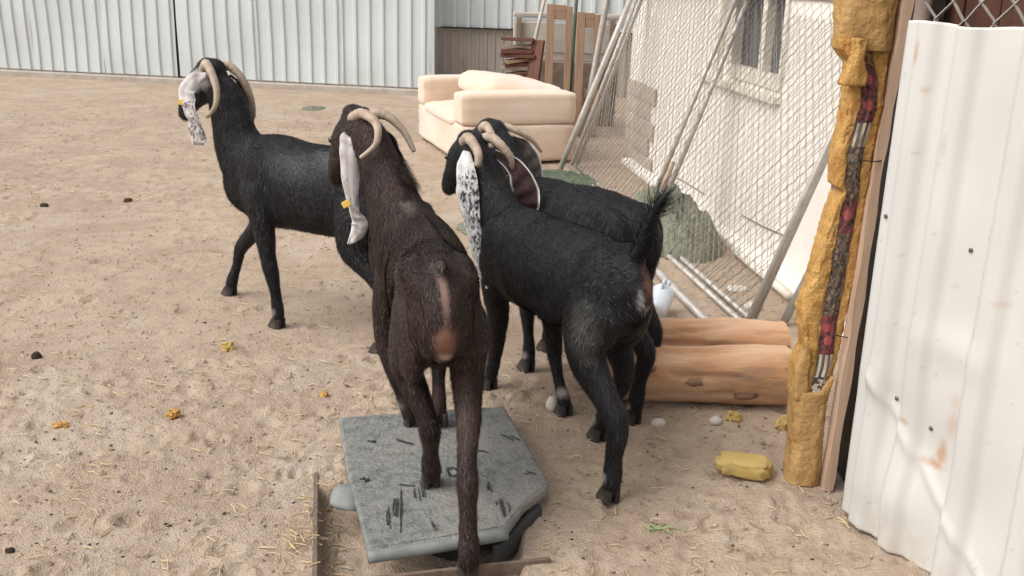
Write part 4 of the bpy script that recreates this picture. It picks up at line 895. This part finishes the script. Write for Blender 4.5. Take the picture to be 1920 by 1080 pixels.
# ---- black goat at right centre with raised tail
p3, m3 = (.70, 0, .865), (.85, .015, .70)
G3 = dict(at=(.187, 3.09), yaw=math.atan2(.866, -.5), seed=37, c1=BLK1, c2=BLK2, label='black goat with raised bushy tail and long speckled white ear',
    trunk=[(-.395, .03, .60, .04, .08), (-.355, .03, .61, .07, .12), (-.26, .028, .61, .098, .138), (-.10, .012, .585, .126, .162), (.06, 0, .57, .14, .165), (.20, 0, .56, .134, .16), (.32, 0, .56, .118, .17), (.44, 0, .55, .096, .155), (.52, 0, .53, .07, .11)],
    neck=[(.68, 0, .86, .055, .06), (.62, 0, .80, .062, .082), (.565, 0, .73, .07, .095), (.50, 0, .66, .08, .115), (.42, 0, .59, .09, .135), (.34, 0, .565, .10, .15)],
    head=head_rows(p3, m3),
    legs=[[(.36, .075, .54, .05, .085), (.37, .07, .43, .045, .056), (.39, .045, .34, .038, .043), (.43, .025, .215, .029, .032), (.458, .02, .125, .021, .024), (.478, .02, .065, .025, .028), (.484, .02, .04, .022, .024)],
          [(.34, -.075, .54, .05, .085), (.29, -.10, .42, .045, .055), (.255, -.10, .32, .036, .041), (.238, -.10, .215, .029, .032), (.205, -.10, .125, .021, .024), (.165, -.10, .065, .025, .028), (.152, -.10, .042, .022, .024)],
          [(-.28, .08, .58, .06, .115), (-.25, .10, .47, .06, .10), (-.275, .105, .39, .05, .07), (-.36, .10, .31, .036, .045), (-.43, .10, .25, .030, .037), (-.42, .10, .15, .022, .026), (-.42, .10, .075, .027, .029), (-.415, .10, .04, .024, .025)],
          [(-.25, -.05, .58, .05, .105), (-.18, -.085, .47, .052, .088), (-.14, -.095, .39, .046, .062), (-.17, -.10, .31, .034, .042), (-.17, -.10, .25, .029, .035), (-.11, -.10, .15, .021, .025), (-.07, -.10, .075, .025, .028), (-.062, -.10, .042, .022, .024)]],
    bulges=[((.34, .08, .57), (.085, .045, .13), .25), ((.34, -.08, .57), (.085, .045, .13), .25), ((-.245, .088, .575), (.12, .046, .16), -.3), ((-.24, -.04, .575), (.11, .046, .155), -.3), ((-.25, .07, .715), (.07, .028, .028), .2), ((-.25, -.02, .715), (.07, .028, .028), .2), (tuple(np.array(p3)+np.array([.03, 0, .038])), (.05, .035, .03), .4), ((-.02, .09, .52), (.12, .045, .09), 0)],
    lofts=[[(-.335, .028, .69, .028, .026), (-.38, .03, .745, .023, .020), (-.415, .030, .82, .020, .016), (-.447, .026, .885, .016, .012), (-.475, .018, .925, .009, .007)]],
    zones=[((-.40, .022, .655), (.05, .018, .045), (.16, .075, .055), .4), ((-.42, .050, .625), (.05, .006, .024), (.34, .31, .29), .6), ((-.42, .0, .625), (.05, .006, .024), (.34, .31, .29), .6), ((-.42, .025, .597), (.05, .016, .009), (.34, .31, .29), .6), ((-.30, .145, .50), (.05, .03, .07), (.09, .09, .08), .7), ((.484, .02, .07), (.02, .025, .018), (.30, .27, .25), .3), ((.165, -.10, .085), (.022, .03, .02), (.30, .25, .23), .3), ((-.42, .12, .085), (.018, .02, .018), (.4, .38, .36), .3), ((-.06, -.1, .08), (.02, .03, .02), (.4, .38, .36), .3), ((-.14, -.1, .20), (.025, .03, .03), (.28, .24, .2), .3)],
    hooves=[(.49, .02, 0, 0), (.158, -.10, 0, 0), (-.41, .10, -.002, 0), (-.056, -.10, 0, 0)],
    horns=[([(.69, .034, .895), (.64, .045, .917), (.575, .055, .905), (.51, .07, .878), (.49, .085, .842)], .021, .012), ([(.68, -.034, .90), (.64, -.05, .912), (.595, -.07, .886), (.575, -.10, .84), (.59, -.11, .79), (.625, -.11, .762)], .021, .007)],
    ears=[dict(ear=dict(pts=[(.63, .055, .87, .014), (.585, .085, .845, .030), (.545, .10, .80, .036), (.515, .11, .755, .040), (.48, .115, .69, .032), (.45, .115, .62, .028), (.42, .115, .555, .022), (.39, .115, .50, .016), (.345, .112, .445, .007)], normal=(-.80, .6, .1), spk=(.05, .05, .055), spk_fn=lambda t_, u: (.36+.12*math.sin(t_*3.1) if t_ > .22 else .15)-.25*max(0, u-.2), inner=(.06, .035, .035), base=(.60, .60, .60), seed=7), tag=(.50, .125, .685), tag_rot=(0, .5, 1.3)),
          dict(ear=dict(pts=[(.625, -.055, .86, .014), (.575, -.105, .825, .030), (.545, -.13, .775, .044), (.53, -.14, .72, .052), (.535, -.145, .67, .046), (.55, -.145, .63, .02)], normal=(.75, -.6, .15), spk=(.02, .02, .02), spk_fn=lambda t_, u: .25, inner=(.065, .035, .038), base=(.60, .58, .56), seed=8, curl=.35))],
    eyes=eyes_for(p3, m3), fur_len=.016, fur_n=36000, hilite=.12, fur_zones=[((-.42, .025, .80), (.10, .06, .09), .03), ((-.47, .022, .90), (.08, .06, .05), .06), ((-.40, .022, .655), (.05, .016, .04), 0.0), ((-.15, 0, .74), (.2, .05, .03), .02)])
# ---- black goat behind it
p4, m4 = (.69, -.02, .855), (.84, 0, .70)
G4 = dict(at=(.313, 3.54), yaw=math.atan2(.785, -.62), seed=53, c1=BLK1, c2=(.022, .022, .026), label='black goat mostly hidden behind the one with raised tail',
    trunk=[(-.235, 0, .61, .05, .09), (-.205, 0, .61, .09, .125), (-.15, 0, .605, .12, .145), (-.06, 0, .59, .145, .168), (.06, 0, .58, .155, .178), (.20, 0, .575, .145, .168), (.32, 0, .575, .125, .17), (.44, 0, .56, .10, .155), (.52, 0, .54, .07, .11)],
    neck=[(.67, -.01, .85, .055, .06), (.61, -.01, .80, .062, .08), (.555, 0, .74, .07, .09), (.50, 0, .67, .08, .11), (.42, 0, .60, .09, .13), (.34, 0, .58, .10, .145)],
    head=head_rows(p4, m4),
    legs=[[(.34, .075, .55, .05, .085), (.31, .10, .43, .045, .055), (.295, .10, .34, .037, .042), (.28, .10, .235, .029, .032), (.268, .10, .145, .021, .024), (.263, .10, .072, .025, .028), (.265, .10, .042, .022, .024)],
          [(.36, -.075, .55, .05, .085), (.36, -.10, .43, .045, .055), (.37, -.10, .34, .037, .042), (.385, -.10, .235, .029, .032), (.385, -.10, .145, .021, .024), (.385, -.10, .072, .025, .028), (.388, -.10, .042, .022, .024)],
          [(-.12, .08, .59, .06, .10), (-.13, .10, .49, .058, .09), (-.19, .105, .41, .05, .068), (-.29, .10, .335, .037, .046), (-.36, .10, .275, .030, .038), (-.34, .10, .17, .022, .027), (-.325, .10, .075, .026, .029), (-.322, .10, .042, .023, .025)],
          [(-.12, -.08, .59, .06, .10), (-.09, -.10, .48, .055, .085), (-.09, -.10, .40, .046, .062), (-.15, -.10, .32, .034, .042), (-.20, -.10, .26, .029, .036), (-.19, -.10, .16, .021, .025), (-.18, -.10, .075, .025, .028), (-.178, -.10, .042, .022, .024)]],
    bulges=[((.34, .08, .585), (.085, .045, .13), .25), ((.34, -.08, .585), (.085, .045, .13), .25), ((-.11, .08, .58), (.11, .055, .15), -.3), ((-.11, -.08, .58), (.11, .055, .15), -.3), (tuple(np.array(p4)+np.array([.03, 0, .035])), (.05, .035, .03), .4), ((-.05, .0, .41), (.05, .05, .07), 0)],
    lofts=[[(-.19, 0, .70, .028, .026), (-.235, 0, .68, .024, .02), (-.25, 0, .63, .018, .014)]],
    zones=[((.265, .1, .07), (.022, .03, .018), (.3, .27, .25), .3), ((-.322, .12, .07), (.018, .02, .018), (.42, .40, .38), .3)],
    hooves=[(.27, .10, 0, 0), (.394, -.10, 0, 0), (-.316, .10, 0, 0), (-.172, -.10, 0, 0)],
    horns=[([(.69, .025, .885), (.66, .035, .90), (.615, .05, .893), (.57, .065, .865), (.56, .08, .83)], .020, .011), ([(.69, -.045, .885), (.655, -.06, .892), (.605, -.09, .876), (.575, -.14, .84), (.56, -.18, .79)], .018, .006)],
    ears=[dict(ear=dict(pts=[(.62, -.07, .85, .014), (.60, -.11, .82, .030), (.575, -.13, .77, .038), (.56, -.135, .72, .040), (.555, -.135, .66, .034), (.56, -.13, .60, .02)], normal=(.75, -.6, .15), spk=(.02, .02, .02), spk_fn=lambda t_, u: .45, inner=(.10, .085, .08), base=(.36, .34, .33), seed=9, curl=.35)),
          dict(ear=dict(pts=[(.62, .05, .85, .014), (.60, .10, .82, .030), (.59, .12, .76, .034), (.58, .125, .70, .030), (.575, .125, .64, .02)], normal=(-.7, .6, .1), spk=(.02, .02, .02), spk_fn=lambda t_, u: .5, inner=(.05, .035, .035), base=(.4, .4, .4), seed=10))],
    eyes=eyes_for(p4, m4), fur_len=.02, fur_n=24000)
for g in (G1, G2, G3, G4): make_goat(g)

# ------------------------------------------------------------------ small things on the ground
def small(name, label, cat, x, y, sx, sy, sz, m, seed, group=None, amp=.25, sub=2, freq=2.0, rz=0.0, lift=0.0):
    foam_ = name == 'foam_scrap'; o = lump(name, sx, sy, sz, m, (x, y, gz(x, y)-.004+lift), seed, 3 if foam_ else sub, amp*(1.5 if foam_ else 1), freq*(1.7 if foam_ else 1), .45, rz, not foam_); tag(o, label, cat, group); return o
def foam_block():
    bm = bmesh.new(); bmesh.ops.create_icosphere(bm, subdivisions=4, radius=1)
    for v in bm.verts:
        c = v.co.copy(); e = .6; p = Vector([math.copysign(abs(k)**e, k) for k in c]); n = float(fbm(c.x*2.2+9, c.y*2.2+c.z*1.6+9, 5, 3))-.5; n2 = float(fbm(c.x*9+9, c.y*9+c.z*7+9, 8, 2))-.5
        r = 1.05+.34*n+.22*n2; bite = max(0, 1-abs(c.x+.25)/.28)*max(0, -c.y)*.5
        v.co = Vector((p.x*.082*r, p.y*.05*r*(1-.2*c.x)+bite*.03, max(-.003, p.z*.03*(1+.3*n2)+.026+.010*c.x*n)))
    me = bm_mesh('foam_block', bm, True); o = link('foam_block', me, M['foam_yellow'], None, (.745, 2.875, gz(.745, 2.875)), (0, 0, R(-16))); tag(o, 'large torn yellow foam block lying near the foam-wrapped post', 'foam', 'torn foam pieces')
foam_block()
small('foam_scrap', 'yellow foam scrap on sand below the left goat’s front hoof', 'foam', -1.14, 3.83, .028, .022, .026, 'foam_yellow', 3, 'torn foam pieces', .4)
small('foam_scrap', 'orange foam scrap on open sand left of the platform', 'foam', -1.15, 3.18, .024, .018, .018, 'foam', 4, 'torn foam pieces', .4)
small('foam_scrap', 'orange foam scrap at the far left of the sand', 'foam', -1.50, 3.09, .026, .014, .014, 'foam', 5, 'torn foam pieces', .4)
small('foam_scrap', 'small orange foam scrap just above the platform’s left corner', 'foam', -.67, 3.39, .015, .014, .016, 'foam', 6, 'torn foam pieces', .4)
small('foam_scrap', 'ochre foam scrap against the middle of the nearer log', 'foam', .79, 3.27, .028, .018, .026, 'foam_yellow', 7, 'torn foam pieces', .45)
small('foam_scrap', 'ochre foam scrap in the corner between log and wrapped post', 'foam', .955, 3.22, .03, .024, .032, 'foam_yellow', 8, 'torn foam pieces', .4)
small('stone', 'white stone before the left end of the nearer log', 'stone', .52, 3.22, .030, .020, .022, 'stone', 9, 'white stones', .2)
small('stone', 'white stone before the middle of the nearer log', 'stone', .725, 3.25, .024, .016, .020, 'stone', 10, 'white stones', .25)
small('stone', 'white stone beside the front hoof of the raised-tail goat', 'stone', .155, 3.32, .024, .02, .034, 'stone', 11, 'white stones', .3)
small('stone', 'broad pale stone behind the wire panels at the wall foot', 'stone', 1.13, 4.86, .06, .05, .02, 'stone', 13, 'white stones', .25)
small('stone', 'pale flat stone behind the leaning pipe near the wall', 'stone', 1.14, 4.55, .05, .05, .024, 'stone', 15, 'white stones', .25)
small('dung_lump', 'black dung lump at the left edge of the sand', 'dung', -1.86, 3.70, .02, .018, .022, 'dung', 12, 'dung lumps', .25)
for i, (x, y, s, lb) in enumerate(((-1.26, 2.92, .010, 'small black dung pellet left of the orange foam scraps'), (-1.33, 4.14, .010, 'small dark dung pellet below the left goat’s lifted leg'), (-2.9, 4.0, .016, 'dark dung crumb far left by the open sand'), (-.94, 2.48, .012, 'dark dung crumb nearest the lower picture edge'), (-.80, 2.55, .010, 'dark dung crumb near the rusty bar'), (-1.30, 2.32, .016, 'curled dark dung lump at lower left'), (-2.95, 6.2, .03, 'dark dung patch on the sand far left'), (-2.5, 6.4, .03, 'dark dung streak on the sand below the fence'))):
    small('dung_lump', lb, 'dung', x, y, s, s*.8, s*.55, 'dung', 20+i, 'dung lumps', .5)
sp = []
for k in range(5):
    a = k*1.3; P = crom([(0, 0, .004), (.03*math.cos(a), .012*math.sin(a*2), .012), (.055*math.cos(a)+.01, .03*math.sin(a), .005)], 4); v_, f_ = tube_vf(P, .0025, 5); sp.append((v_, f_))
mb = MB()
for v_, f_ in sp: mb.add(v_, f_)
tag(link('green_sprig', mb.me('green_sprig'), M['leaf'], None, (.43, 2.53, gz(.43, 2.53))), 'pale green sprig on sand below the raised-tail goat', 'sprig')

# scattered litter nobody could count
def scatter(name, label, cat, n, m, maker, region):
    mb = MB(); XY = []
    for _ in range(n):
        y = region[2]*(region[3]/region[2])**random.random(); x = random.uniform(-1, 1)*(.55*y+.4)-.15
        if (x > 1.45-.14*(y-4.6) and y > 3) or (x > 1.0 and y <= 3) or (-.5 < x < .1 and 2.3 < y < 3.15): continue
        XY.append((x, y))
    Z = gheight(*np.array(XY).T)
    for (x, y), z in zip(XY, Z): mb.add(*maker(x, y, float(z)))
    o = link(name, mb.me(name), M[m]); tag(o, label, cat, kind='stuff')
def straw_bit(x, y, z):
    a = random.uniform(0, 6.28); l = random.uniform(.012, .045)*(1+.15*y/3); z += .004; dx, dy = math.cos(a)*l/2, math.sin(a)*l/2; w_ = random.uniform(.0007, .0016)*(1+.1*y)
    nx, ny = -math.sin(a)*w_, math.cos(a)*w_; t_ = random.uniform(-.004, .008); b = random.uniform(-.3, .3)*l
    mx, my = -math.sin(a)*b*.3, math.cos(a)*b*.3
    v = [(x-dx-nx, y-dy-ny, z), (x-dx+nx, y-dy+ny, z), (x-dx, y-dy, z+w_*1.6), (x+mx-nx, y+my-ny, z+.003), (x+mx+nx, y+my+ny, z+.003), (x+mx, y+my, z+.003+w_*1.6), (x+dx-nx, y+dy-ny, z+t_), (x+dx+nx, y+dy+ny, z+t_), (x+dx, y+dy, z+t_+w_*1.6)]
    return v, [(0, 3, 4, 1), (1, 4, 5, 2), (2, 5, 3, 0), (3, 6, 7, 4), (4, 7, 8, 5), (5, 8, 6, 3)]
def grit(lo, hi):
    def f(x, y, z):
        s = random.uniform(lo, hi)*(1+.12*y/3); a = random.uniform(0, 6.28); c, sn = math.cos(a), math.sin(a); e = random.uniform(.6, 1.5)
        pts = [(1, 0, 0), (0, 1, 0), (-1, 0, 0), (0, -1, 0), (0, 0, .8), (.3, .2, -.5)]
        v = [(x+s*(px*e*c-py*sn), y+s*(px*e*sn+py*c), z+s*pz*.8+s*.15) for px, py, pz in pts]
        return v, [(0, 1, 4), (1, 2, 4), (2, 3, 4), (3, 0, 4), (1, 0, 5), (2, 1, 5), (3, 2, 5), (0, 3, 5)]
    return f
scatter('straw', 'loose straw bits scattered over the sand', 'straw', 3600, 'straw', straw_bit, (None, None, 2.0, 11))
scatter('gravel', 'small clods and grit scattered over the sand', 'grit', 8000, 'pebble', grit(.0022, .0075), (None, None, 1.9, 12))
scatter('droppings', 'tiny dark droppings scattered over the sand', 'droppings', 1500, 'dung', grit(.002, .0055), (None, None, 1.9, 12))
# straw litter in the pit beside the platform
mb = MB()
for _ in range(700):
    x = random.uniform(-.60, .06); y = random.uniform(2.0, 2.75)
    if x > -.5+(2.7-y)*.25 and y > 2.33: continue
    mb.add(*straw_bit(x, y, gz(x, y)))
tag(link('pit_straw', mb.me('pit_straw'), M['straw']), 'straw litter in the pit along the grey platform', 'straw', kind='stuff')
